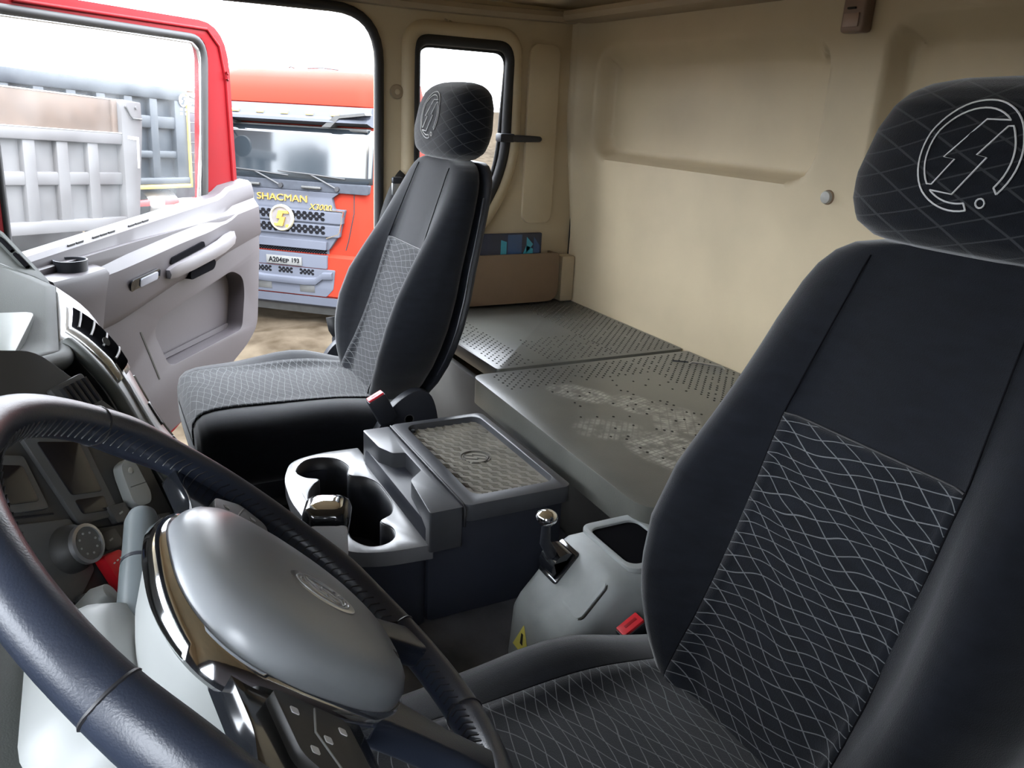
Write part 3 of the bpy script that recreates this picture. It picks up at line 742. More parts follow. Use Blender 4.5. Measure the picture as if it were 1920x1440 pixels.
# cup tray
tray_o = rpoly([(1.128, -0.47), (1.574, -0.47), (1.576, -0.38), (1.555, -0.318), (1.475, -0.288), (1.38, -0.280), (1.24, -0.292), (1.16, -0.325), (1.136, -0.38)], [0.005, 0.005, 0.03, 0.04, 0.03, 0.03, 0.04, 0.04, 0.03], 5)
tr = prism('cup_tray', tray_o, -0.748, -0.720, MT['consolelit'], c, holes=[list(reversed(hole))], bev=0.003, seg=2)
rings = [[(p[0] * (1 - k) + 1.36 * k, p[1] * (1 - k) - 0.385 * k, z) for p in hole] for z, k in ((-0.722, -0.002), (-0.76, 0.004), (-0.86, 0.02))]
sheet('cup_wells', [r + [r[0]] for r in rings], MT['black'], c, th=0.004)
prism('well_floor', hole, -0.872, -0.862, MT['black'], c)
# gear selector in front of the tray
g = thing('gear_selector', 'gear selector knob with silver face and chrome cap beside the cup holders', 'gear lever', (1.13, -0.285, -0.885))
gf = frame((1.128, -0.285, -0.602), (0.93, -0.36, 0), (0.36, 0.93, 0), (0, 0, 1))
def gring(z, a, b, dy=0): return [(x * a, y * b + dy, z) for x, y in rrect(-1, 1, -1, 1, 0.55, 6)]
kn = loft('knob', [gring(-0.10, 0.022, 0.022), gring(-0.075, 0.030, 0.028), gring(-0.04, 0.036, 0.036), gring(-0.018, 0.037, 0.038), gring(-0.006, 0.033, 0.034), gring(0.0, 0.026, 0.028)], MT['gloss'], g, tf=gf)
loft('chrome_cap', [gring(-0.004, 0.025, 0.027), gring(0.002, 0.023, 0.025), gring(0.005, 0.016, 0.018), gring(0.006, 0.005, 0.006)], MT['chrome'], kn, tf=gf)
ff = frame((1.128, -0.285, -0.602), (0.93, -0.36, 0), (0, 0, 1), (-0.36, -0.93, 0))
prism('silver_face', rrect(-0.031, 0.031, -0.085, -0.022, 0.012), 0.026, 0.0385, mat('silver_knob_face', (0.55, 0.55, 0.55), 0.35, var=0.04), kn, tf=frame((1.128, -0.285, -0.602), (-0.25, -0.968, 0), (0, 0, 1), (-0.968, 0.25, 0)), bev=0.003)
tube('stem', [(1.128, -0.285, -0.70), (1.13, -0.27, -0.89)], [0.012, 0.016], MT['black'], g)
loft('boot', [[(1.13 + x * s, -0.265 + y * s, z) for x, y in rrect(-1, 1, -1, 1, 0.4, 4)] for z, s in ((-0.887, 0.07), (-0.85, 0.062), (-0.82, 0.048), (-0.80, 0.050), (-0.77, 0.034), (-0.755, 0.036), (-0.72, 0.016))], MT['rubber'], g)

# parking brake console beside the driver seat
b = thing('brake_console', 'dusty grey plastic parking brake console between driver seat and centre console', 'console', (0.92, -0.65, -0.885))
prof = [(-0.80, -0.885), (-0.80, -0.668), (-0.66, -0.668), (-0.645, -0.676), (-0.572, -0.757), (-0.562, -0.775), (-0.555, -0.885)]
MT['brakebox'] = mat('dusty_grey_plastic', (0.25, 0.265, 0.265), 0.55, var=0.22, scale=11, bump=0.06)
hole_b = list(reversed(rrect(0.862, 0.985, -0.785, -0.69, 0.018)))
# side shells, slope and top as one lofted body
def bprof(x, sh): return [(x, y * 1.0 + (0.0 if y < -0.7 else -sh * 0.3), z - sh) for y, z in prof]
loft('body', [bprof(0.838, 0.028), bprof(0.846, 0.010), bprof(0.862, 0.0), bprof(0.985, 0.0), bprof(1.000, 0.008), bprof(1.010, 0.022), bprof(1.014, 0.05)], MT['brakebox'], b, ang=40)
# tray: raised rim round a floor coloured dark to stand for deep shade
prism('tray_rim', rrect(0.848, 1.002, -0.797, -0.682, 0.02), -0.670, -0.662, MT['brakebox'], b, holes=[hole_b], bev=0.003, seg=3)
prism('tray_floor', rrect(0.860, 0.987, -0.787, -0.688, 0.02), -0.6675, -0.6665, MT['void'], b)
sl = frame((0.92, -0.655, -0.672), (1, 0, 0), Vector((0, 0.080, -0.086)).normalized(), Vector((0, 0.086, 0.080)).normalized())
prism('cover_plate', rrect(-0.066, -0.010, 0.012, 0.085, 0.012), -0.002, 0.0035, MT['brakebox'], b, tf=sl, bev=0.002)
prism('plate_gap', rrect(-0.068, -0.008, 0.010, 0.087, 0.013), -0.002, 0.0012, MT['dot'], b, tf=sl)
bz_ = prism('lever_bezel', rrect(0.018, 0.072, 0.008, 0.072, 0.006), -0.002, 0.008, MT['gloss'], b, tf=sl, bev=0.003)
loft('lever_drum', [[(x, 0.040 + 0.026 * math.cos(a), 0.006 + 0.024 * math.sin(a)) for a in [math.pi * k / 12 for k in range(13)]] + [(x, 0.012, -0.002), (x, 0.066, -0.002)][::-1] for x in (0.024, 0.066)], MT['gloss'], b, tf=sl)
lv = tube('lever', [sl((0.045, 0.040, 0.022)), (0.958, -0.590, -0.650), (0.955, -0.588, -0.612)], [0.010, 0.009, 0.007], MT['black'], b, sides=10)
lathe('lever_knob', [(0.0, -0.016), (0.010, -0.013), (0.017, -0.005), (0.018, 0.0), (0.0155, 0.006), (0.009, 0.010), (0.0, 0.0115)], MT['chrome'], lv, tf=frame((0.955, -0.588, -0.603), (1, 0, 0), (0, 1, 0), (0, 0, 1)), n=24)
wf = frame((0.93, -0.5598, -0.80), (1, 0, 0), (0, -0.05, 1), (0, 1, 0.05))
prism('warning_sticker', [(-0.028, -0.034), (0.028, -0.034), (0.0, 0.018)], 0.0, 0.0012, mat('sticker_yellow', (0.70, 0.62, 0.12), 0.5), b, tf=frame((0.955, -0.5585, -0.815), (1, 0, 0), (0, -0.05, 1), (0, 1, 0)))
prism('sticker_mark', [(-0.003, -0.018), (0.004, -0.018), (0.003, 0.002), (-0.002, 0.002)], 0.001, 0.002, MT['print'], b, tf=frame((0.955, -0.5585, -0.815), (1, 0, 0), (0, -0.05, 1), (0, 1, 0)))
# ------------------------------------------------------------ open passenger door
DH = Vector((2.45, 0.18, 0)); DD = Vector((0.742, -0.671, 0)).normalized(); DN = Vector((-0.671, -0.742, 0)).normalized()
TFD = lambda p: DH + DD * p[0] + Vector((0, 0, 1)) * p[1] + DN * p[2]      # (t, z, k)
d = thing('cab_door', 'open red passenger door with grey inner panel and dusty window', 'door', (2.83, -0.17, -1.14))
hole = rpoly([(-0.02, -0.46), (0.006, 0.183), (0.91, 0.186), (0.838, -0.40)], [0.02, 0.03, 0.09, 0.03], 6)
outer = rpoly([(-0.07, -1.12), (-0.06, 0.0), (0.01, 0.222), (1.022, 0.236), (1.03, -0.55), (0.955, -0.97), (0.53, -1.14)], [0.03, 0.03, 0.06, 0.16, 0.1, 0.04, 0.03], 6)
prism('red_frame', outer, -0.055, 0.0, MT['red'], d, tf=TFD, holes=[hole], bev=0.012, seg=3)
tube('frame_bead', [(1.0, -0.42, 0.001), (0.993, 0.05, 0.001), (0.965, 0.16, 0.001), (0.90, 0.208, 0.001), (0.1, 0.198, 0.001)], 0.006, MT['red'], d, tf=TFD, sides=8)
tube('window_seal', [(p[0], p[1], -0.008) for p in rpoly([(-0.02, -0.46), (0.004, 0.176), (0.896, 0.178), (0.826, -0.40)], [0.02, 0.03, 0.085, 0.03], 7)], 0.0135, MT['rubber'], d, closed=True, tf=TFD, sides=8)
tube('glass_channel', [(0.807, -0.36, -0.015), (0.852, -0.13, -0.015), (0.876, 0.09, -0.015), (0.868, 0.14, -0.015), (0.83, 0.162, -0.015), (0.42, 0.164, -0.015), (0.02, 0.162, -0.015)], 0.006, MT['steel'], d, tf=TFD, sides=6)
prism('window_glass', [(-0.02, -0.46), (0.006, 0.183), (0.90, 0.186), (0.838, -0.42)], -0.024, -0.019, MT['doorglass'], d, tf=TFD)
# inner trim panel with pocket opening
pocket = rpoly([(0.402, -0.735), (0.425, -0.692), (0.845, -0.606), (0.912, -0.64), (0.918, -0.70), (0.886, -0.838), (0.46, -0.862)], [0.02, 0.03, 0.03, 0.03, 0.03, 0.03, 0.03], 5)
panel = rpoly([(-0.05, -1.10), (-0.05, -0.46), (0.33, -0.435), (1.02, -0.40), (1.04, -0.52), (0.992, -0.85), (0.915, -0.905), (0.56, -1.055), (0.30, -1.11)], [0.02, 0.02, 0.02, 0.02, 0.05, 0.05, 0.04, 0.03, 0.03], 5)
pn = prism('inner_panel', panel, 0.0, 0.075, MT['lilac'], d, tf=TFD, holes=[pocket], bev=0.010, seg=3)
prism('pocket_back', rpoly([(0.38, -0.88), (0.38, -0.66), (0.92, -0.58), (0.94, -0.86)], 0.02), 0.002, 0.008, MT['lilac'], pn, tf=TFD)
prism('pocket_lip', rpoly([(0.47, -0.858), (0.468, -0.843), (0.885, -0.818), (0.88, -0.838)], 0.01), 0.012, 0.018, MT['lilac'], pn, tf=TFD)
prism('panel_slit', [(0.337, -0.712), (0.343, -0.712), (0.408, -0.888), (0.402, -0.888)], 0.07, 0.0762, MT['dot'], pn, tf=TFD)
# moulded ledge with armrest
rings = []
for t_ in frange(-0.05, 1.045, 30):
    zs_ = -0.425 + 0.085 * (t_ / 0.85) + 0.02 * sstep(0.84, 0.9, t_) ; zl = interp([(-0.05, -0.70), (0.256, -0.662), (0.547, -0.593), (1.045, -0.525)], t_)
    out = interp([(-0.05, 0.085), (0.3, 0.10), (0.7, 0.10), (0.8, 0.085), (1.045, 0.080)], t_)
    zm = zs_ + (zl - zs_) * 0.28
    rings.append([(t_, zl, 0.07), (t_, zl + 0.012, out - 0.012), (t_, zl + 0.035, out), (t_, zm - 0.03, out - 0.004), (t_, zm, out - 0.025), (t_, zm + 0.018, 0.058), (t_, zs_ - 0.012, 0.050), (t_, zs_, 0.036), (t_, zs_ + 0.004, 0.0), (t_, zl, 0.0)])
lg = loft('armrest_ledge', rings, MT['lilac'], d, tf=TFD, ang=32)
rr = [(-0.016, -0.018), (0.014, -0.020), (0.020, 0.0), (0.014, 0.020), (-0.016, 0.018)]
gp = loft('pull_grip', [[(t_ , z + b * h, k + a) for a, b in [(p[0], p[1]) for p in rr]] for t_, z, k, h in ((0.455, -0.548, 0.098, 0.7), (0.48, -0.540, 0.108, 1.0), (0.56, -0.527, 0.115, 1.0), (0.66, -0.510, 0.118, 1.0), (0.74, -0.497, 0.112, 1.05), (0.80, -0.487, 0.098, 1.1), (0.84, -0.482, 0.085, 1.1))], MT['lilac2'], d, tf=TFD, ang=40)
prism('grip_recess', rpoly([(0.475, -0.520), (0.485, -0.500), (0.655, -0.470), (0.66, -0.488)], 0.006), 0.06, 0.1035, MT['void'], lg, tf=TFD)
prism('grip_recess', rpoly([(0.57, -0.588), (0.57, -0.560), (0.70, -0.534), (0.715, -0.55), (0.70, -0.572)], 0.012), 0.06, 0.1035, MT['void'], lg, tf=TFD)
sw = frame(TFD((0.355, -0.548, 0.099)), (DD + Vector((0, 0, 0.13))).normalized(), Vector((0, 0, 1)) - DD * 0.13 + DN * 0.3, DN)
prism('window_switch', rrect(-0.068, 0.068, -0.019, 0.019, 0.012), -0.004, 0.004, MT['gloss'], d, tf=sw, bev=0.002)
prism('switch_rocker', rrect(-0.030, 0.052, -0.013, 0.013, 0.006), 0.002, 0.008, mat('rocker', (0.22, 0.23, 0.27), 0.35), bpy.data.objects['window_switch'], tf=sw, bev=0.003)
for i, (t0, n_) in enumerate(((0.13, 2), (0.225, 3), (0.375, 3))):
    for k in range(n_):
        a = t0 + k * 0.032
        box('vent_slot', a, a + 0.026, -0.002, 0.002, -0.004, 0.001, MT['print'], lg, bev=0.0, tf=lambda p: TFD((p[0], -0.425 + 0.1 * p[0] - 0.002 + p[2], 0.043 + p[1])))
# cup ring pod near the hinge
pod = [[(t_, z, k) for t_, z, k in ((-0.04, zz, 0.03), (0.17 - g, zz, 0.03), (0.20 - g, zz, 0.07), (0.17 - g, zz, 0.135 - g), (0.06, zz, 0.15 - g), (-0.04, zz, 0.15 - g))] for zz, g in ((-0.70, 0.03), (-0.55, 0.01), (-0.49, 0.0), (-0.476, 0.006), (-0.472, 0.02))]
loft('cup_pod', pod, MT['lilac'], d, tf=TFD, ang=35)
cf = frame(TFD((0.085, -0.475, 0.088)), DD, DN, (0, 0, 1))
lathe('cup_ring', [(0.040, 0.0), (0.0425, 0.030), (0.0425, 0.033), (0.039, 0.033), (0.037, 0.004), (0.0, 0.004)], MT['black'], d, tf=cf, n=36)
tube('latch', [(1.01, 0.07, 0.0), (0.985, 0.075, 0.012), (0.985, 0.055, 0.012), (1.01, 0.05, 0.0)], 0.004, MT['red'], d, tf=TFD, sides=6)
lathe('hinge_bolt', [(0.008, 0), (0.008, 0.004), (0.004, 0.006), (0, 0.006)], MT['dot'], d, tf=frame(TFD((0.63, -1.06, 0.0)), DD, (0, 0, 1), DN), n=14)

# ------------------------------------------------------------ steering wheel
CW = Vector((0.53, -0.087, -0.365)); TL = 0.752
AX = Vector((0, -math.sin(TL), math.cos(TL))); E2 = Vector((0, math.cos(TL), math.sin(TL)))
WF = frame(CW, (1, 0, 0), E2, AX)          # (x, e2, k)
RW = 0.2285
w = thing('steering_wheel', 'large black leather steering wheel with grey airbag hub', 'steering wheel', CW - AX * 0.05)
n = 120; pts = []; rad = []
for i in range(n):
    a = 2 * math.pi * i / n; deg = i * 3
    bulge = sum(math.exp(-(((deg - c + 180) % 360 - 180) / 9) ** 2) for c in (28, 152, 322, 218))
    pts.append(WF((RW * math.cos(a), RW * math.sin(a), 0))); rad.append(0.0165 + 0.0022 * bulge)
rim = tube('rim', pts, rad, MT['leather'], w, sides=18, closed=True)
def rim_p(deg, th, r=0.0168):
    a = math.radians(deg); b = math.radians(th)
    return WF(((RW + r * math.cos(b)) * math.cos(a), (RW + r * math.cos(b)) * math.sin(a), r * math.sin(b)))
for deg in (38, 142, 148, 300, 270, 235):
    tube('leather_seam', [rim_p(deg, th, 0.0168) for th in range(0, 360, 15)], 0.0012, MT['print'], rim, closed=True, sides=5)
st = []
deg = 0
while deg < 360:
    if not (165 < deg < 195):
        st.append([rim_p(deg, 150, 0.0185), rim_p(deg + 1.6, 172, 0.0185), rim_p(deg + 1.6, 195, 0.0185)])
    deg += 2.4
tubes('stitching', st, 0.0007, MT['print'], rim, sides=5, kind='stuff')
# hub bowl, airbag pad
def hub_out(s, dx=0, n=48, lo=-0.128, hi=0.092, wx=0.102):
    out = []
    for k in range(n):
        a = 2 * math.pi * k / n; c, s_ = math.cos(a), math.sin(a)
        x = sc(c, 0.72); y = sc(s_, 0.72)
        xx = wx * x * (1 - 0.16 * max(0, -y)); yy = (hi if y > 0 else -lo) * y
        out.append((xx * s, yy * s - 0.004 * (1 - s)))
    return out
hb = loft('hub_bowl', [[(x, y, k) for x, y in hub_out(s)] for k, s in ((-0.070, 0.66), (-0.055, 0.78), (-0.03, 0.92), (-0.014, 0.98), (-0.008, 0.97))], MT['paleplastic'], w, tf=WF, ang=40)
pad = loft('airbag_pad', [[(x, y, k) for x, y in hub_out(s)] for k, s in ((-0.012, 0.97), (0.004, 0.97), (0.013, 0.955), (0.020, 0.915), (0.026, 0.84), (0.031, 0.68), (0.0335, 0.44), (0.0345, 0.15))], MT['hub'], w, tf=WF, ang=70)
# chrome surround
rings = []
for s_, k in ((0.955, -0.012), (0.955, 0.001), (0.985, 0.004), (1.01, 0.002), (1.035, -0.004), (1.05, -0.013), (1.02, -0.018)):
    ring = []
    for (x, y) in hub_out(1.0, n=96):
        # the surround widens into the corners beside the upper spokes
        e = 0.009 * math.exp(-((abs(x) - 0.092) / 0.03) ** 2 - ((y - 0.055) / 0.035) ** 2)
        f = s_ + (s_ - 0.955) * e / 0.012
        ring.append((x * f, y * f, k - max(0, s_ - 1.0) * e * 2.0))
    rings.append(ring)
rows_ = rings + [rings[0]]
vs = [p for r in rows_[:-1] for p in r]; q = 96; fs = []
for i in range(len(rings)):
    for j in range(q):
        a, b = i * q + j, i * q + (j + 1) % q; c_, d_ = ((i + 1) % len(rings)) * q + j, ((i + 1) % len(rings)) * q + (j + 1) % q
        fs.append((a, b, d_, c_))
mk('chrome_surround', vs, fs, MT['chrome'], w, tf=WF, ang=60)
emf = frame(WF((-0.004, -0.024, 0.0315)), (1, 0, 0), E2, AX)
em = prism('hub_emblem', [(0.0185 * math.cos(2 * math.pi * k / 40), 0.033 * math.sin(2 * math.pi * k / 40)) for k in range(40)], -0.004, 0.003, MT['steel'], w, tf=emf, bev=0.0015)
tubes('emblem_lines', [[emf((a * 0.014, b * 0.026, 0.0032)) for a, b in ln] for ln in emblem_lines()], 0.0008, MT['silver'], em, sides=5)
for s in (-1, 1):
    sp_ = prism('spoke', rpoly([(s * 0.085, 0.055), (s * 0.15, 0.045), (s * 0.216, 0.055), (s * 0.220, -0.05), (s * 0.15, -0.062), (s * 0.085, -0.06)], 0.012), -0.022, -0.004, MT['gloss'], w, tf=WF, bev=0.004)
    kp = prism('button_pad', rpoly([(s * 0.112, 0.030), (s * 0.168, 0.022), (s * 0.190, -0.012), (s * 0.176, -0.040), (s * 0.112, -0.034)], 0.008), -0.006, 0.004, MT['dashdark'], sp_, tf=WF, bev=0.003)
    for (bx, by) in ((0.128, 0.016), (0.160, 0.010), (0.144, -0.006), (0.128, -0.024), (0.168, -0.022)):
        prism('button_symbol', rrect(s * bx - 0.003, s * bx + 0.003, by - 0.003, by + 0.003, 0.001, 2), 0.003, 0.0046, MT['white' if s < 0 else 'paleplastic'], kp, tf=WF)
    tube('button_divider', [WF((s * 0.116, -0.004, 0.0042)), WF((s * 0.142, 0.004, 0.0045)), WF((s * 0.182, -0.014, 0.0042))], 0.0008, MT['paleplastic'], kp, sides=5)
    ls = loft('lower_spoke', [[WF((s * (cx + a), cy, ck + b)) for a, b in rrect(-hw, hw, -0.012, 0.012, 0.008, 4)] for cx, cy, ck, hw in ((0.060, -0.070, -0.012, 0.026), (0.066, -0.115, -0.008, 0.024), (0.078, -0.16, -0.004, 0.020), (0.088, -0.205, 0.0, 0.022))], MT['leather'], w, ang=50)
lathe('spoke_screw', [(0.004, 0), (0.004, 0.002), (0, 0.002)], MT['chrome'], w, tf=frame(WF((-0.045, -0.085, 0.014)), (1, 0, 0), E2, AX), n=12)

# ------------------------------------------------------------ steering column and stalks
c = thing('steering_column', 'pale grey steering column shroud below the steering wheel', 'steering column', WF((0, 0, -0.30)))
def colring(k, wx, lo, hi): return [WF((x, y, k)) for x, y in rrect(-wx, wx, lo, hi, min(wx, (hi - lo) / 2) * 0.45, 5)]
loft('wheel_boss', [colring(-0.150, 0.088, -0.09, 0.10), colring(-0.115, 0.092, -0.095, 0.105), colring(-0.085, 0.082, -0.085, 0.092), colring(-0.072, 0.072, -0.075, 0.08)], MT['paleplastic'], c, ang=50)
loft('shroud', [colring(-0.36, 0.105, -0.12, 0.10), colring(-0.26, 0.118, -0.12, 0.125), colring(-0.17, 0.122, -0.11, 0.138), colring(-0.135, 0.112, -0.10, 0.126), colring(-0.125, 0.09, -0.08, 0.10)], MT['dashgrey'], c, ang=50)
stk = tube('wiper_stalk', [(0.56, 0.028, -0.405), (0.59, 0.004, -0.393), (0.605, 0.001, -0.387), (0.645, -0.005, -0.373), (0.647, -0.0055, -0.372), (0.69, -0.012, -0.356), (0.699, -0.0133, -0.3525)], [0.012, 0.0135, 0.014, 0.0145, 0.0138, 0.0142, 0.011], mat('stalk_plastic', (0.10, 0.115, 0.12), 0.35), c, sides=20)
tube('stalk_ring', [(0.6465, -0.0054, -0.3723), (0.6495, -0.0059, -0.3712)], 0.0146, MT['black'], stk, sides=20)
lathe('stalk_mark', [(0.004, 0), (0.004, 0.0008), (0, 0.0008)], MT['paleplastic'], stk, tf=frame((0.600, -0.0115, -0.3835), (0.9, 0, 0.4), (0.3, -0.5, 0.8), (-0.3, -0.86, -0.3)), n=14)
tube('ignition_lever', [(0.72, 0.09, -0.50), (0.728, 0.055, -0.478), (0.733, 0.04, -0.466), (0.735, 0.028, -0.452), (0.734, 0.020, -0.446)], [0.018, 0.0175, 0.017, 0.015, 0.010], MT['paleplastic'], c, sides=16)
box('ignition_slot', 0.730, 0.742, 0.012, 0.022, -0.462, -0.452, MT['print'], c, bev=0.001)
# ------------------------------------------------------------ dashboard
D = thing('dashboard', 'grey and black dashboard curving round the driver with silver trim', 'dashboard', (1.2, 0.4, FL))
O = [(1.529, .063, -.323), (1.458, .019, -.351), (1.374, -.013, -.399), (1.271, -.039, -.444), (1.222, -.06, -.477), (1.171, -.076, -.493), (1.101, -.089, -.532), (1.052, -.097, -.556), (1.03, -.098, -.62), (1.03, -.07, -.80)]
I = [(1.243, .057, -.339), (1.205, .038, -.351), (1.154, .010, -.380), (1.109, -.008, -.410), (1.072, -.022, -.436), (1.045, -.035, -.452), (1.008, -.052, -.478), (.972, -.066, -.510), (.955, -.068, -.56), (.94, -.04, -.80)]
Od, Id = smoothpoly(O, 4, False), smoothpoly(I, 4, False)
rows = []
for a, b in zip(Id, Od):
    a, b = Vector(a), Vector(b); nn_ = Vector((-0.5, -0.75, 0.43))
    row = []
    for k in range(9):
        u = k / 8; row.append(tuple(a.lerp(b, u) + nn_ * 0.022 * min(1, len(rows) / 7) * math.sin(math.pi * u)))
    rows.append(row)
sheet('silver_cowl', rows, MT['silver'], D, th=0.004)
sheet('passenger_fascia', [[p, (p[0] + 0.10, p[1] + 0.035, p[2]), (1.9, p[1] + 0.16, p[2] + 0.0), (2.34, p[1] + 0.26, p[2])] for p in Od], MT['dashgrey'], D, th=0.004)
# lighter bands and dark gaps across the cowl
def onrow(i, u, h=0.024):
    i0 = int(i); f = i - i0; r0, r1 = rows[i0], rows[min(i0 + 1, len(rows) - 1)]
    j = u * 8; j0 = min(7, int(j)); g = j - j0
    a = Vector(r0[j0]).lerp(Vector(r0[j0 + 1]), g); b = Vector(r1[j0]).lerp(Vector(r1[j0 + 1]), g)
    return a.lerp(b, f)
NC = Vector((-0.5, -0.75, 0.43)).normalized()
def cowl_patch(nm, i0, i1, u0, u1, h, m, parent):
    rs = [[tuple(onrow(i0 + (i1 - i0) * a / 8, u0 + (u1 - u0) * b / 5) + NC * h) for b in range(6)] for a in range(9)]
    return sheet(nm, rs, m, parent, th=0.004)
cowl_patch('dark_gap', 12.5, 15.5, 0.55, 0.78, 0.003, MT['print'], D)
cowl_patch('dark_gap', 18.0, 20.5, 0.62, 0.9, 0.003, MT['print'], D)
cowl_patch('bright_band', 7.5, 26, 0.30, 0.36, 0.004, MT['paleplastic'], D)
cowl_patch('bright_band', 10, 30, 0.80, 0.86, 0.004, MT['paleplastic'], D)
# side vent set in the cowl
vb = cowl_patch('vent_bezel', 1.2, 9.0, 0.20, 0.74, 0.003, MT['steel'], D)
cowl_patch('vent_opening', 1.8, 8.4, 0.32, 0.68, 0.006, MT['void'], vb)
for k in range(4):
    i = 2.6 + k * 1.5
    tube('vent_louver', [onrow(i, 0.34 + 0.32 * q / 6) + NC * 0.008 for q in range(7)], 0.002, MT['dashdark'], vb, sides=6)
tube('vent_wheel', [onrow(5.5, 0.40) + NC * 0.012, onrow(5.5, 0.40) + NC * 0.013], 0.007, MT['dashdark'], vb, sides=16)
# top pad
fr = [(-0.02, .30, -.30), (0.30, .27, -.30), (0.62, .21, -.302), (0.85, .155, -.306), (1.018, .109, -.311), (1.085, .080, -.316), (1.172, .055, -.334), (1.243, .057, -.339), (1.38, .060, -.331), (1.529, .063, -.323), (1.9, .20, -.33), (2.34, .32, -.33)]
def toprow(u): return [(p[0] + (0.0), p[1] + (0.86 - p[1]) * u, p[2] + (-.325 - p[2]) * u) for p in fr]
sheet('top_pad', [toprow(u) for u in (0, 0.02, 0.06, 0.15, 0.3, 0.6, 1.0)], MT['dashgrey'], D, th=0.006)
# windscreen reflection on the dash top, painted as a pale flat slab
prism('top_reflection', rpoly([(1.09, 0.107), (1.365, 0.088), (1.40, 0.36), (1.02, 0.42)], 0.02), -0.345, -0.3225, mat('pale_green_reflection', (0.16, 0.178, 0.166), 0.4, var=0.05), D, bev=0.006, seg=3)
# brow over the switch panel
brow = smoothpoly([(-0.02, .30, -.312), (0.30, .265, -.312), (0.62, .205, -.314), (0.85, .150, -.318), (1.018, .105, -.322), (1.085, .078, -.328), (1.172, .053, -.345), (1.243, .052, -.350)], 4, False)
tube('brow', brow, 0.013, MT['dashgrey'], D, sides=12)
tube('brow_edge', smoothpoly([Vector(p) + Vector((-0.012, -0.012, 0.0)) for p in I[:8]], 4, False), 0.009, MT['dashgrey'], D, sides=10)
# switch panel facing the driver
SP0 = Vector((.967, -.006, -.436)); SU = Vector((.821, -.571, 0)); SV = Vector((.241, .347, .906)); SN = Vector((-.517, -.744, .423))
SF = frame(SP0, SU, SV, SN)
panel_ = prism('switch_panel', rpoly([(-0.42, 0.30), (-0.02, 0.175), (0.055, 0.06), (0.045, -0.06), (0.05, -0.18), (-0.06, -0.32), (-0.42, -0.32)], 0.02), -0.03, -0.004, MT['dashdark'], D, tf=SF, bev=0.004)
def sq(nm, pts, h0, h1, m, bev=0.0015, r=0.004, parent=None):
    return prism(nm, rpoly(pts, r, 3), h0, h1, m, parent or panel_, tf=SF, bev=bev)
sq('radio_bezel', [(-0.105, 0.105), (-0.030, 0.074), (-0.040, -0.030), (-0.098, -0.012)], -0.004, 0.002, MT['dashmid'])
sq('radio_screen', [(-0.092, 0.088), (-0.040, 0.065), (-0.047, 0.004), (-0.088, 0.020)], 0.0, 0.003, MT['screen'])
sq('radio_pocket', [(-0.088, 0.014), (-0.048, -0.001), (-0.053, -0.018), (-0.088, -0.004)], 0.0, 0.003, MT['screen'])
sq('display_bezel', [(-0.205, 0.125), (-0.116, 0.082), (-0.122, 0.022), (-0.205, 0.055)], -0.004, 0.003, MT['dashmid'])
sq('display_screen', [(-0.195, 0.110), (-0.124, 0.074), (-0.129, 0.034), (-0.195, 0.060)], 0.001, 0.004, MT['screen'])
sq('display_reflection', [(-0.195, 0.085), (-0.160, 0.068), (-0.160, 0.048), (-0.195, 0.062)], 0.003, 0.0045, mat('painted_blue_reflection', (0.03, 0.04, 0.07), 0.2))  # bluish reflection on the screen, put in as plain colour
sq('climate_panel', [(-0.185, 0.035), (-0.105, 0.0), (-0.112, -0.060), (-0.150, -0.075), (-0.20, -0.05)], -0.004, 0.002, MT['dashmid'])
kf = frame(SF((-0.127, -0.026, 0.0)), SU, SV, SN)
kb = lathe('rotary_knob', [(0.026, 0.0), (0.025, 0.010), (0.021, 0.014), (0.020, 0.024), (0.0185, 0.0265)], MT['dashdark'], panel_, tf=kf, n=32)
lathe('knob_ring', [(0.0212, 0.022), (0.0212, 0.0275), (0.0178, 0.0285), (0.0178, 0.022)], MT['steel'], kb, tf=kf, n=32)
lathe('knob_face', [(0.0178, 0.022), (0.0178, 0.0265), (0.0, 0.0268)], MT['dashmid'], kb, tf=kf, n=32)
for k in range(8):
    a = k * math.pi / 4
    lathe('knob_dot', [(0.0012, 0.026), (0.0012, 0.0275), (0, 0.0275)], MT['paleplastic'], kb, tf=frame(kf((0.0115 * math.cos(a), 0.0115 * math.sin(a), 0)), SU, SV, SN), n=8)
hz = sq('hazard_button', [(-0.106, -0.052), (-0.080, -0.057), (-0.076, -0.088), (-0.104, -0.098)], 0.0, 0.014, MT['hazard'], 0.004)
for k in range(3):
    prism('hazard_symbol', rrect(-0.099 + k * 0.006, -0.096 + k * 0.006, -0.066, -0.0645, 0.0004, 2), 0.013, 0.0146, MT['white'], hz, tf=SF)
for (a, b_, c_, dd_) in ((-0.075, -0.045, 0.026, 0.022), (-0.042, -0.028, 0.026, 0.022), (-0.010, -0.062, 0.024, 0.026), (0.018, -0.075, 0.02, 0.026), (-0.045, -0.075, 0.028, 0.02), (-0.012, -0.098, 0.026, 0.026), (0.018, -0.108, 0.02, 0.024), (-0.14, -0.083, 0.026, 0.02), (-0.155, -0.115, 0.026, 0.02), (-0.12, -0.12, 0.026, 0.02), (-0.075, -0.125, 0.026, 0.022)):
    s_ = sq('rocker_switch', [(a - c_ / 2, b_ + dd_ / 2 + 0.004), (a + c_ / 2, b_ + dd_ / 2 - 0.004), (a + c_ / 2, b_ - dd_ / 2 - 0.004), (a - c_ / 2, b_ - dd_ / 2 + 0.004)], -0.002, 0.006, MT['dashmid'], 0.002, 0.002)
    prism('switch_symbol', rrect(a - 0.004, a + 0.002, b_ - 0.001, b_ + 0.001, 0.0004, 2), 0.0055, 0.0066, MT['paleplastic'], s_, tf=SF)
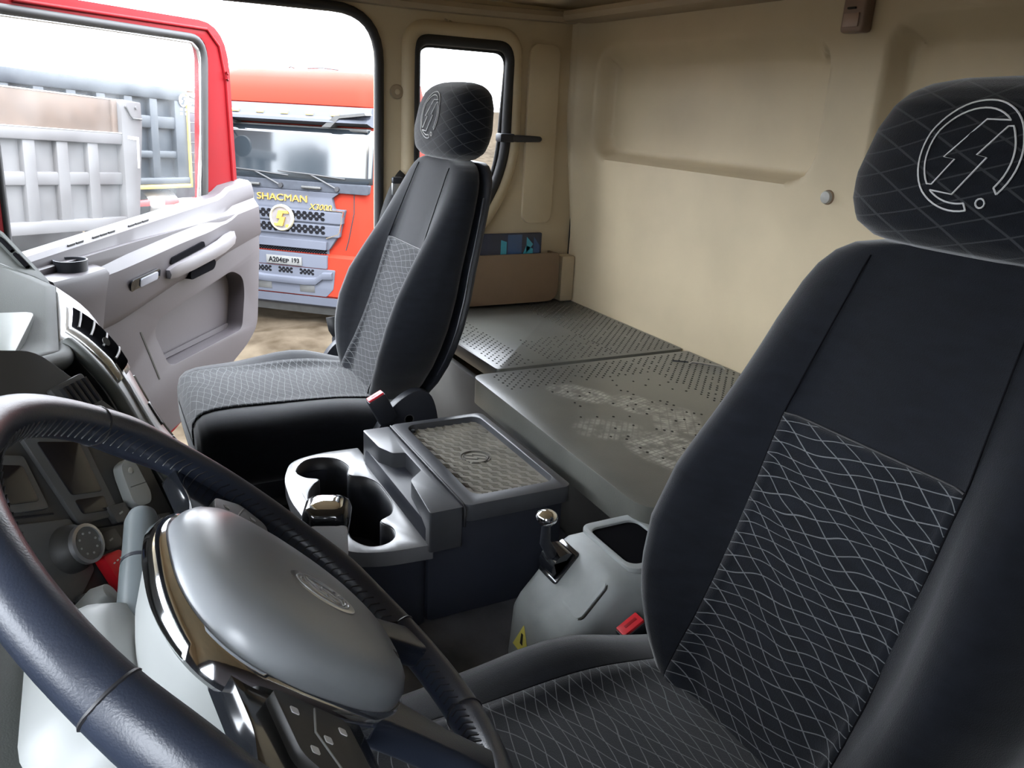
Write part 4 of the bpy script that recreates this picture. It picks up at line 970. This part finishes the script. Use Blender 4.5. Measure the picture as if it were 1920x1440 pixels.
for a, b_ in (((-0.20, 0.05), (-0.116, 0.014)), ((-0.108, -0.012), (-0.03, -0.046)), ((-0.03, 0.078), (0.02, 0.02))):
    tube('panel_groove', [SF((a[0], a[1], -0.003)), SF((b_[0], b_[1], -0.003))], 0.0012, MT['print'], panel_, sides=5)
# centre vent under the brow
vv = sq('centre_vent', [(-0.040, 0.130), (0.016, 0.132), (0.024, 0.092), (-0.022, 0.088)], -0.003, 0.004, MT['dashmid'])
for k in range(5):
    x0 = -0.028 + k * 0.0095
    prism('vent_fin', [(x0, 0.126), (x0 + 0.004, 0.126), (x0 + 0.009, 0.094), (x0 + 0.005, 0.094)], 0.003, 0.009, MT['print'], vv, tf=SF)
# lower dash and passenger end pod
sheet('lower_panel', [[(x, y, -0.56), (x, y + 0.03, -0.75), (x, y + 0.10, -0.90)] for x, y in ((0.94, -0.05), (1.03, -0.095), (1.3, -0.03), (1.8, 0.08), (2.33, 0.2))], MT['dashdark'], D, th=0.005)
sheet('driver_fascia', [[(x, y, -0.31), (x, y - 0.03, -0.45), (x, y + 0.02, -0.75), (x, y + 0.12, -0.90)] for x, y in ((-0.02, 0.31), (0.30, 0.28), (0.62, 0.22), (0.80, 0.18))], MT['dashdark'], D, th=0.005)
pod = [[(2.34, .30, z0), (2.10 + e, .165 + e, z0), (1.95 + e, .085 + e, z1), (1.80 + e, .13 + e, z1), (1.80 + e, .42 - e, z1), (2.34, .48 - e, z0)] for z0, z1, e in ((-.45, -.50, 0.0), (-.36, -.42, 0.0), (-.315, -.395, 0.008), (-.300, -.378, 0.03), (-.297, -.372, 0.06))]
ep = loft('end_pod', pod, MT['dashgrey'], D, ang=40)
for k in range(3):
    a = Vector((2.140, 0.208, -0.297)).lerp(Vector((1.985, 0.126, -0.3755)), k * 0.34); b = Vector((2.140, 0.208, -0.297)).lerp(Vector((1.985, 0.126, -0.3755)), k * 0.34 + 0.28)
    tube('pod_slot', [a, b], 0.0045, MT['void'], ep, sides=8)
# grey remote fob clipped to the panel
f_ = thing('remote_fob', 'small pale grey remote stuck on the dark switch panel', 'remote', SF((0.0, -0.006, 0.0)))
ob_ = [(0.010, 0.020), (-0.009, 0.018), (-0.014, 0.008), (-0.022, -0.026), (-0.014, -0.036), (0.004, -0.040), (0.012, -0.030), (0.014, 0.008)]
bd = prism('case', rpoly(ob_, 0.006, 4), -0.003, 0.010, MT['paleplastic'], f_, tf=SF, bev=0.003, seg=3)
tube('button_line', [SF((-0.014, -0.010, 0.0102)), SF((0.012, -0.016, 0.0102))], 0.0006, MT['dashmid'], f_, sides=5)
lathe('push_button', [(0.004, 0.009), (0.004, 0.0112), (0.003, 0.012), (0, 0.012)], mat('fob_button', (0.25, 0.25, 0.22), 0.4), f_, tf=frame(SF((-0.001, 0.006, 0)), SU, SV, SN), n=16)
# ------------------------------------------------------------ the yard outside
GZ = -3.0
rows = []
for i in range(91):
    x = 3.2 + (i / 90) ** 1.5 * 60
    row = []
    for j in range(91):
        y = -30 + 60 * j / 90
        amp = 0.07 if x > 4 else 0.03
        z = GZ + amp * math.sin(x * 1.9 + 0.6 * math.sin(y * 2.1)) * math.sin(y * 1.3 + 0.5 * x) * (1 if x < 25 else 0.3) + 0.03 * math.sin(y * 7 + 3 * math.sin(x * 2))
        row.append((x, y, z))
    rows.append(row)
gr = tag(sheet('yard_ground', rows, MT['dirt'], th=0, ang=80), 'dry rutted dirt ground of the truck yard', kind='structure')
S(tag(mk('outer_ground', [(-700, -700, GZ - 0.12), (700, -700, GZ - 0.12), (700, 700, GZ - 0.12), (-700, 700, GZ - 0.12)], [(0, 1, 2, 3)], MT['dirt'], recalc=False), 'flat dirt beyond the yard'))

def rotm(x, y):
    x, y = Vector(x).normalized(), Vector(y).normalized(); z = x.cross(y)
    return Matrix((x, y, z)).transposed()
def wheel_l(parent, x, y, r=0.52, wd=0.3, ax=(0, 1, 0), m=None):
    ax = Vector(ax); u = Vector((0, 0, 1)); v = ax.cross(u)
    wh = lathe('wheel', [(r * 0.55, -wd / 2), (r * 0.95, -wd / 2), (r, -wd * 0.35), (r, wd * 0.35), (r * 0.95, wd / 2), (r * 0.55, wd / 2)], MT['rubber'], parent, tf=frame((x, y, r), u, v, ax), n=28)
    lathe('wheel_disc', [(r * 0.56, -wd * 0.3), (r * 0.56, wd * 0.2), (r * 0.2, wd * 0.1), (0.0, wd * 0.1)], MT['greyp'], wh, tf=frame((x, y, r), u, v, ax), n=20)
# ---- orange truck facing the doorway; local x = across (right in view), y = into the truck, z = up from ground
T = thing('orange_truck', 'orange and grey truck cab parked outside the open door, front to the camera', 'truck', (10.899, -2.309, GZ), rot=rotm((-.661, -.750, 0), (.750, -.661, 0)))
FX = lambda p: Vector((p[0], p[2], p[1]))       # (x, z, y) for front plates
def cabring(z, hw, y0, y1, r=0.22): return [(x, y, z) for x, y in rrect(-hw, hw, y0, y1, r, 6)]
loft('cab_body', [cabring(0.98, 1.235, 0.03, 2.2), cabring(1.9, 1.245, 0.03, 2.2), cabring(2.02, 1.24, 0.06, 2.2), cabring(2.62, 1.22, 0.17, 2.2), cabring(2.95, 1.21, 0.16, 2.2)], MT['orange'], T, ang=40)
loft('roof', [cabring(2.94, 1.215, 0.14, 2.2, 0.25), cabring(3.10, 1.21, 0.17, 2.2, 0.28), cabring(3.25, 1.18, 0.28, 2.2, 0.3), cabring(3.34, 1.10, 0.45, 2.15, 0.3), cabring(3.39, 0.95, 0.75, 2.05, 0.3)], MT['orange'], T, ang=60)
for x, l_ in ((-0.15, 0.04), (0.30, 0.22), (1.12, 0.05)):
    tube('roof_aerial', [(x - l_, 0.62, 3.385), (x, 0.6, 3.395), (x + l_, 0.62, 3.38)], 0.008, MT['print'], T, sides=6)
# visor
vz = loft('visor', [[(x, yo + (abs(x) / 1.2) ** 4 * 0.10, z) for yo, z in ((0.30, 2.93), (0.04, 2.925), (-0.02, 2.80), (-0.11, 2.775), (-0.12, 2.74), (0.04, 2.695), (0.30, 2.68))] for x in frange(-1.20, 1.20, 24)], MT['greyp'], T, ang=40)
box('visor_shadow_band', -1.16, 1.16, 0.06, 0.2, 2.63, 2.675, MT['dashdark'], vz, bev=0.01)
for x in (-0.63, -0.28, 0.065, 0.414, 0.76):
    box('marker_lamp', x - 0.052, x + 0.052, -0.03, 0.02, 2.81, 2.85, MT['amber'], vz, bev=0.006)
for s in (-1, 1):
    prism('visor_wing', [(s * 0.62, 2.68), (s * 0.80, 2.82), (s * 1.20, 2.87), (s * 1.22, 2.84), (s * 0.86, 2.79), (s * 0.74, 2.68)], -0.10, 0.10, MT['dashdark'], vz, tf=FX)
# windscreen
ws = sheet('windscreen', [[(x, 0.02 + 0.055 * (z - 2.0) / 0.64 + (abs(x) / 1.23) ** 8 * 0.09 - 0.02, z) for z in frange(1.99, 2.655, 8)] for x in frange(-1.225, 1.225, 40)], MT['truckglass'], T, th=0.01)
tube('windscreen_seal', [(-1.16, 0.12, 2.0), (-0.8, 0.03, 1.985), (0, 0.015, 1.98), (0.8, 0.03, 1.985), (1.12, 0.09, 2.0), (1.17, 0.14, 2.08), (1.15, 0.22, 2.6)], 0.018, MT['rubber'], T, sides=8)
box('inspection_sticker', 0.93, 1.08, 0.055, 0.065, 2.20, 2.225, MT['white'], ws, bev=0.001)
prism('cowl_band', rpoly([(-1.2, 1.87), (1.2, 1.87), (1.22, 1.99), (-1.22, 1.99)], 0.02), -0.02, 0.05, mat('cowl_grey', (0.03, 0.033, 0.04), 0.6, spec=0.1), T, tf=FX, bev=0.01)
for x in (-0.02, 0.78):
    wp = tube('wiper_arm', [(x, -0.04, 1.92), (x - 0.18, -0.035, 2.0), (x - 0.40, -0.01, 2.085)], 0.011, MT['rubber'], T, sides=6)
    tube('wiper_blade', [(x - 0.85, 0.0, 2.10), (x - 0.40, -0.02, 2.085), (x + 0.1, 0.0, 2.05)], 0.009, MT['rubber'], wp, sides=6)
    lathe('wiper_pivot', [(0.035, 0), (0.03, 0.05), (0, 0.05)], MT['print'], wp, tf=frame((x, 0.0, 1.92), (1, 0, 0), (0, 0, 1), (0, -1, 0)), n=14)
for x in (-0.46, 0.42):
    box('grab_handle', x - 0.14, x + 0.14, -0.06, -0.02, 1.90, 1.935, MT['dashdark'], T, bev=0.012)
# front panel and grille
fp = prism('front_panel', rpoly([(-0.93, 1.135), (-0.64, 1.12), (0.64, 1.12), (0.80, 1.35), (0.885, 1.66), (0.73, 1.66), (0.70, 1.80), (0.80, 1.865), (-0.80, 1.865), (-0.70, 1.80), (-0.885, 1.66), (-0.80, 1.35)], 0.02), -0.03, 0.06, MT['greyp'], T, tf=FX, bev=0.012)
prism('lower_band', rpoly([(-0.62, 1.125), (0.62, 1.125), (0.63, 1.235), (-0.63, 1.235)], 0.01), -0.075, 0.02, MT['greyp'], T, tf=FX, bev=0.02, seg=3)
def hexes(nm, x0, x1, z0, z1, w, h, y, m, parent, skip=None):
    vs, fs = [], []; j = 0; z = z0 + h / 2
    while z < z1 - h * 0.3:
        x = x0 + w / 2 + (w * 0.55 if j % 2 else 0)
        while x < x1 - w / 2:
            if not (skip and skip(x, z)):
                i = len(vs)
                for yy in (y, y + 0.004):
                    for a in range(6):
                        vs.append((x + w * 0.42 * math.cos(a * math.pi / 3), yy, z + h * 0.46 * math.sin(a * math.pi / 3)))
                fs.append(tuple(range(i, i + 6)))
                for a in range(6): fs.append((i + a, i + (a + 1) % 6, i + 6 + (a + 1) % 6, i + 6 + a))
            x += w * 1.1
        z += h * 0.62; j += 1
    return mk(nm, vs, fs, m, parent, kind='stuff', smooth=False)
for k, (z0, z1) in enumerate(((1.475, 1.625), (1.30, 1.45))):
    g = prism('grille_bar', rpoly([(-0.86 + k * 0.05, z0), (0.86 - k * 0.05, z0), (0.86 - k * 0.03, z1), (-0.86 + k * 0.03, z1)], 0.02), -0.06, 0.0, MT['greyp'], T, tf=FX, bev=0.012)
    hexes('grille_mesh', -0.66, 0.64, z0 + 0.02, z1 - 0.012, 0.078, 0.055, -0.063, MT['void'], g)
for s in (-1, 1):
    tube('chrome_strip', [(s * 0.62, -0.05, 1.278), (s * 0.79, -0.05, 1.34), (s * 0.81, -0.05, 1.37), (s * 0.868, -0.05, 1.64), (s * 0.62, -0.05, 1.645)], 0.012, MT['chrome'], T, sides=6)
# round emblem
ef = frame((0, -0.06, 1.505), (1, 0, 0), (0, 0, 1), (0, -1, 0))
em = lathe('round_emblem', [(0.172, 0.0), (0.172, 0.03), (0.160, 0.045), (0.146, 0.045), (0.140, 0.025), (0.0, 0.025)], mat('emblem_gold_ring', (0.40, 0.36, 0.26), 0.4, metal=0.5), T, tf=ef, n=48)
lathe('emblem_face', [(0.139, 0.02), (0.139, 0.027), (0, 0.027)], mat('emblem_dark', (0.10, 0.09, 0.09), 0.4), em, tf=ef, n=40)
prism('emblem_bolt', [(0.105, 0.095), (-0.03, 0.095), (-0.062, -0.008), (-0.012, -0.008), (-0.045, -0.072), (-0.105, -0.072), (-0.085, -0.104), (0.025, -0.104), (0.065, 0.012), (0.014, 0.012), (0.035, 0.062), (0.115, 0.062)], 0.02, 0.055, MT['gold'], em, tf=ef)
lathe('emblem_dot', [(0.022, 0.02), (0.022, 0.05), (0, 0.05)], MT['gold'], em, tf=frame(ef((0.085, -0.10, 0)), (1, 0, 0), (0, 0, 1), (0, -1, 0)), n=14)
text('badge_lettering', 'SHACMAN', 0.085, frame((-0.005, -0.031, 1.765), (1, 0, 0), (0, 0, 1), (0, -1, 0)), MT['gold'], T, depth=0.02, width=0.72)
text('model_lettering', 'X3000', 0.075, frame((0.545, -0.031, 1.675), (1, 0, 0), (0, 0, 1), (0, -1, 0)), MT['gold'], T, depth=0.015, width=0.31, shear=0.3)
sg = box('paper_sign', -0.78, -0.415, -0.04, -0.03, 1.60, 1.80, mat('paper_white', (0.10, 0.10, 0.10), 0.8, var=0.03, spec=0.05), T, bev=0.002)
text('sign_number', '550 58 12', 0.055, frame((-0.585, -0.041, 1.635), (1, 0, 0), (0, 0, 1), (0, -1, 0)), MT['void'], sg, depth=0.003, width=0.31, bold=0.015)
tubes('sign_print', [[(-0.75, -0.041, z), (-0.44, -0.041, z)] for z in (1.70, 1.735, 1.765)], 0.006, MT['dashmid'], sg, sides=4)
# corner panel gaps
for s in (-1, 1):
    tube('corner_gap', [(s * 0.99, 0.030, 1.87), (s * 0.985, 0.028, 1.62), (s * 0.90, 0.028, 1.25), (s * 0.86, 0.028, 1.13)], 0.007, MT['print'], T, sides=5)
# bumper
bp = loft('bumper', [cabring(0.46, 1.19, 0.0, 0.9, 0.2), cabring(0.50, 1.225, -0.04, 0.9, 0.2), cabring(0.86, 1.235, -0.03, 0.9, 0.2), cabring(1.02, 1.235, -0.02, 0.9, 0.2), cabring(1.06, 1.21, 0.02, 0.9, 0.2)], MT['orange'], T, ang=40)
prism('bumper_centre', rpoly([(-0.62, 0.87), (0.62, 0.87), (0.62, 1.045), (-0.62, 1.045)], 0.015), -0.055, 0.02, MT['greyp'], bp, tf=FX, bev=0.015)
hexes('air_mesh', -0.60, 0.61, 1.05, 1.12, 0.034, 0.026, 0.012, MT['void'], T)
box('mesh_backing', -0.62, 0.62, 0.018, 0.05, 1.045, 1.125, MT['greyp'], T, bev=0.004)
prism('lower_insert', rpoly([(-0.60, 0.49), (0.60, 0.49), (0.70, 0.60), (0.73, 0.86), (-0.73, 0.86), (-0.70, 0.60)], 0.02), -0.048, 0.02, MT['greyp'], bp, tf=FX, bev=0.008)
loft('step_bar', [[(x, y, z + zc) for y, z in ((-0.05, -0.055), (-0.085, -0.05), (-0.10, -0.01), (-0.095, 0.03), (-0.05, 0.045))] for x, zc in ((-0.70, 0.79), (-0.56, 0.78), (-0.46, 0.70), (-0.3, 0.685), (0.3, 0.685), (0.46, 0.70), (0.56, 0.78), (0.70, 0.79))], MT['greyp'], bp, ang=30)
for x0 in (-0.42, -0.105, 0.21):
    hexes('bumper_mesh', x0, x0 + 0.235, 0.765, 0.85, 0.052, 0.038, -0.052, MT['void'], bp)
for s in (-1, 1):
    box('step_opening', s * 0.32 - 0.11, s * 0.32 + 0.11, -0.053, -0.04, 0.53, 0.625, MT['dashdark'], bp, bev=0.004)
loft('lower_valance', [cabring(0.32, 1.17, 0.02, 0.9, 0.2), cabring(0.36, 1.19, -0.03, 0.9, 0.2), cabring(0.47, 1.20, -0.05, 0.9, 0.2)], MT['greyp'], T, ang=40)
loft('under_shield', [cabring(0.20, 1.05, 0.10, 0.9, 0.15), cabring(0.33, 1.12, 0.05, 0.9, 0.15)], MT['dashdark'], T, ang=40)
pl = box('number_plate', -0.26, 0.26, -0.075, -0.055, 0.885, 0.997, mat('number_plate_white', (0.085, 0.085, 0.083), 0.6, var=0.03, spec=0.05), T, bev=0.004)
pf = lambda x: frame((x, -0.0755, 0.942), (1, 0, 0), (0, 0, 1), (0, -1, 0))
text('plate_text', 'A204', 0.070, pf(-0.125), MT['void'], pl, depth=0.004, width=0.20, bold=0.02)
text('plate_text', 'EP', 0.055, frame((0.030, -0.0755, 0.936), (1, 0, 0), (0, 0, 1), (0, -1, 0)), MT['void'], pl, depth=0.004, width=0.095, bold=0.02)
text('plate_text', '193', 0.060, frame((0.175, -0.0755, 0.950), (1, 0, 0), (0, 0, 1), (0, -1, 0)), MT['void'], pl, depth=0.004, width=0.105, bold=0.02)
tube('plate_line', [(0.19, -0.0755, 0.905), (0.235, -0.0755, 0.905)], 0.003, MT['print'], pl, sides=4)
mi = tube('mirror_arm', [(-1.05, 0.0, 2.66), (-0.78, -0.12, 2.67), (-0.62, -0.10, 2.69)], 0.015, MT['rubber'], T, sides=6)
lathe('round_mirror', [(0.13, 0), (0.14, 0.03), (0.10, 0.06), (0, 0.07)], MT['dashdark'], T, tf=frame((-0.72, -0.16, 2.40), (1, 0, 0), (0, 0, 1), (0, -1, 0)), n=24)
tube('mirror_stay', [(-0.80, 0.05, 2.66), (-0.76, -0.12, 2.52)], 0.012, MT['rubber'], T, sides=6)
for x in (-0.95, 0.95): wheel_l(T, x, 1.15, ax=(1, 0, 0))

# ---- two dump trucks behind the window of the open door
def dump(label, loc, pitch):
    R_ = rotm((.713, -.702, 0), (.702, .713, 0)) @ Matrix.Rotation(math.radians(pitch), 3, 'Y')
    return thing('dump_truck', label, 'truck', loc, 'dump trucks in the yard', rot=R_)
N = dump('dusty grey dump truck with brown side board, nearer and left', (11.417, -0.494, GZ), 3.6)
x0 = -2.3
box('side_panel', x0, -0.05, 0.06, 0.12, 1.36, 2.50, MT['dumpgrey'], N, bev=0.01)
box('far_side_panel', x0, -0.05, 1.78, 1.84, 1.36, 2.50, MT['dumpgrey'], N, bev=0.01)
box('body_floor', x0, -0.05, 0.1, 1.8, 1.34, 1.42, MT['dumpgrey'], N, bev=0.01)
box('top_rail', x0, -0.20, -0.03, 0.13, 2.345, 2.48, MT['dumpgrey'], N, bev=0.015)
box('side_board', x0, -0.21, 0.05, 0.10, 2.48, 2.868, MT['dumpbrown'], N, bev=0.01)
box('board_edge', x0, -0.21, 0.045, 0.105, 2.862, 2.876, MT['plate'], N, bev=0.004)
box('rail_edge', x0, -0.21, -0.032, 0.06, 2.476, 2.486, MT['plate'], N, bev=0.003)
u = -0.67
while u > x0 + 0.2:
    box('rib', u - 0.08, u + 0.08, -0.01, 0.07, 1.46, 2.35, MT['dumpgrey'], N, bev=0.012)
    u -= 0.447
box('mid_rail', x0, -0.20, 0.0, 0.07, 1.86, 2.01, MT['dumpgrey'], N, bev=0.02)
box('base_rail', x0, -0.02, -0.04, 0.14, 1.33, 1.47, MT['dumpgrey'], N, bev=0.015)
ep_ = prism('end_post', rpoly([(-0.22, 1.33), (-0.22, 2.84), (-0.19, 2.88), (0.11, 2.865), (0.12, 2.6), (-0.02, 1.33)], 0.02), -0.045, 0.15, MT['dumpgrey'], N, tf=FX, bev=0.012)
prism('board_post', [(-0.30, 2.46), (-0.30, 2.87), (-0.21, 2.88), (-0.21, 2.46)], 0.02, 0.14, MT['dumpbrown'], N, tf=FX, bev=0.008)
tube('post_hook', [(-0.16, -0.06, 2.80), (-0.10, -0.065, 2.70), (-0.06, -0.065, 2.665), (0.10, -0.06, 2.665)], 0.010, MT['dashdark'], N, sides=6)
for px_ in (-0.15, 0.02):
    lathe('post_bolt', [(0.02, 0), (0.02, 0.02), (0, 0.02)], MT['dumpgrey'], ep_, tf=frame((px_, -0.045, 2.80), (1, 0, 0), (0, 0, 1), (0, -1, 0)), n=10)
prism('corner_marking', [(-0.14, 2.42), (-0.14, 2.455), (0.045, 2.445), (0.035, 2.07), (0.005, 2.07), (0.012, 2.41)], -0.05, -0.044, MT['white'], N, tf=FX)
box('end_panel', -0.08, 0.0, 0.1, 1.8, 1.40, 2.6, MT['dumpgrey'], N, bev=0.01)
box('chassis', x0, -0.3, 0.6, 1.7, 0.75, 1.33, MT['dashdark'], N, bev=0.02)
for u in (-0.75, -1.9): wheel_l(N, u, 0.25, 0.55, 0.3, (0, -1, 0))
K = dump('blue grey dump truck with yellow edged body, further and right', (15.666, -1.64, GZ), 2.6)
x0 = -6.5
box('side_panel', x0, -0.02, 0.08, 0.14, 1.40, 3.05, MT['dumpblue'], K, bev=0.01)
box('far_side_panel', x0, -0.02, 2.3, 2.36, 1.40, 3.05, MT['dumpblue'], K, bev=0.01)
box('body_floor', x0, -0.02, 0.1, 2.3, 1.40, 1.48, MT['dumpblue'], K, bev=0.01)
box('front_wall', -0.08, 0.0, 0.1, 2.32, 1.40, 3.06, MT['dumpblue'], K, bev=0.01)
box('top_rail', x0, 0.0, -0.03, 0.16, 2.85, 3.06, MT['dumpblue'], K, bev=0.02)
box('end_post', -0.33, 0.0, -0.02, 0.16, 1.47, 2.86, MT['dumpblue'], K, bev=0.015)
u = -0.83
while u > x0 + 0.2:
    box('rib', u - 0.09, u + 0.09, -0.01, 0.1, 1.47, 2.86, MT['dumpblue'], K, bev=0.015)
    u -= 0.565
box('mid_rail', x0, -0.3, -0.005, 0.1, 2.38, 2.58, MT['dumpblue'], K, bev=0.02)
box('lower_rail', x0, -0.3, -0.005, 0.1, 1.90, 2.02, MT['dumpblue'], K, bev=0.02)
box('base_rail', x0, 0.0, -0.04, 0.16, 1.47, 1.58, MT['dumpblue'], K, bev=0.015)
box('yellow_strip', x0, 0.0, -0.05, 0.16, 1.40, 1.465, MT['yellow'], K, bev=0.006)
box('yellow_strip', -0.045, 0.005, -0.05, 0.02, 1.40, 2.98, MT['yellow'], K, bev=0.006)
prism('spill_guard', [(-0.38, 3.055), (0.30, 3.02), (0.36, 3.06), (0.35, 3.10), (-0.35, 3.10)], -0.02, 2.36, mat('guard_orange', (0.55, 0.28, 0.16), 0.6), K, tf=FX, bev=0.01)
for (lx, lz) in ((-0.135, 2.87), (-1.36, 2.52)):
    lf = frame((lx, -0.036, lz), (1, 0, 0), (0, 0, 1), (0, -1, 0))
    lg_ = prism('painted_logo', [(0.105 * math.cos(2 * math.pi * k / 28), 0.105 * math.sin(2 * math.pi * k / 28)) for k in range(28)], 0, 0.004, MT['white'], K, tf=lf)
    prism('logo_bolt', [(0.07, 0.06), (-0.02, 0.06), (-0.045, 0.0), (0.0, 0.0), (-0.03, -0.05), (-0.075, -0.05), (-0.06, -0.072), (0.02, -0.072), (0.05, 0.012), (0.012, 0.012), (0.03, 0.04), (0.08, 0.04)], 0.003, 0.006, MT['dumpblue'], lg_, tf=lf)
for a in (-0.20, -0.07):
    for b_ in (2.70, 2.63):
        box('stencil_mark', a, a + 0.06, -0.024, -0.019, b_, b_ + 0.04, MT['white'], K, bev=0.0)
box('chassis', x0, 2.6, 0.7, 1.7, 0.75, 1.38, MT['dashdark'], K, bev=0.02)
lathe('fuel_tank', [(0.0, -0.38), (0.24, -0.36), (0.26, -0.33), (0.26, 0.33), (0.24, 0.36), (0, 0.38)], MT['steel'], K, tf=frame((-0.64, 0.28, 1.10), (0, 1, 0), (0, 0, 1), (1, 0, 0)), n=24)
for k in range(-4, 4):
    box('guard_bar', -0.35 + k * 0.36, -0.35 + k * 0.36 + 0.36, -0.02, 0.02, 1.12, 1.22, MT['redwhite'] if k % 2 else MT['plate'], K, bev=0.004)
loft('cab', [[(x, y, z) for x, y in rrect(0.48 + g, 2.4, 0.0 + g * 0.5, 2.4, 0.15, 4)] for z, g in ((0.7, 0.0), (1.9, 0.0), (2.75, 0.06), (2.95, 0.25))], mat('dark_cab', (0.12, 0.10, 0.115), 0.5), K, ang=40)
lad = tube('ladder_rail', [(0.06, -0.02, 2.95), (0.24, -0.02, 2.9), (0.26, -0.02, 1.6)], 0.014, MT['dashdark'], K, sides=6)
for k in range(8):
    tube('ladder_rung', [(0.02, -0.02, 2.85 - k * 0.17), (0.26, -0.02, 2.85 - k * 0.17)], 0.010, MT['dashdark'], lad, sides=6)
mirror = prism('wing_mirror', rpoly([(0.06, 2.18), (0.30, 2.34), (0.42, 2.46), (0.46, 2.40), (0.36, 2.27), (0.10, 2.13)], 0.02), -0.25, -0.12, MT['plate'], K, tf=FX, bev=0.02)
tube('mirror_arm', [(0.40, -0.18, 2.44), (0.50, -0.1, 2.60), (0.6, 0.02, 2.55)], 0.014, MT['dashdark'], K, sides=6)
box('side_lamp', 0.14, 0.26, -0.06, 0.0, 1.86, 1.98, MT['amber'], K, bev=0.01)
for u in (-1.6, -2.9, 1.2): wheel_l(K, u, 0.25, 0.55, 0.3, (0, -1, 0))
# ---- apartment block far behind, mirrored in the windscreen of the orange truck
A = thing('apartment_block', 'dark apartment block mirrored in the windscreen of the orange truck', 'building', (-150.0, 415.5, GZ), rot=rotm((0.93, 0.37, 0), (-0.37, 0.93, 0)))
box('body', -15.5, 15.5, 1.2, 14, 0, 46.5, mat('block_wall', (0.018, 0.018, 0.019), 0.9, var=0.3, scale=0.3), A, bev=0.0)
box('roof_house', -4, 6, 3, 10, 46.5, 49, MT['conc'], A, bev=0.0)
for f in range(16):
    z = 2.6 + f * 2.75
    for k in range(4):
        x = -14.5 + k * 7.6
        b = box('balcony', x, x + 6.0, 0.0, 1.3, z, z + 1.0, mat('balcony_wall', (0.05, 0.05, 0.052), 0.9, var=0.2, scale=0.5) if (f == 0 and k == 0) else bpy.data.materials['balcony_wall'], A, bev=0.0)
        box('window', x + 0.6, x + 5.4, 1.1, 1.25, z + 1.1, z + 2.3, MT['screen'], b, bev=0.0)
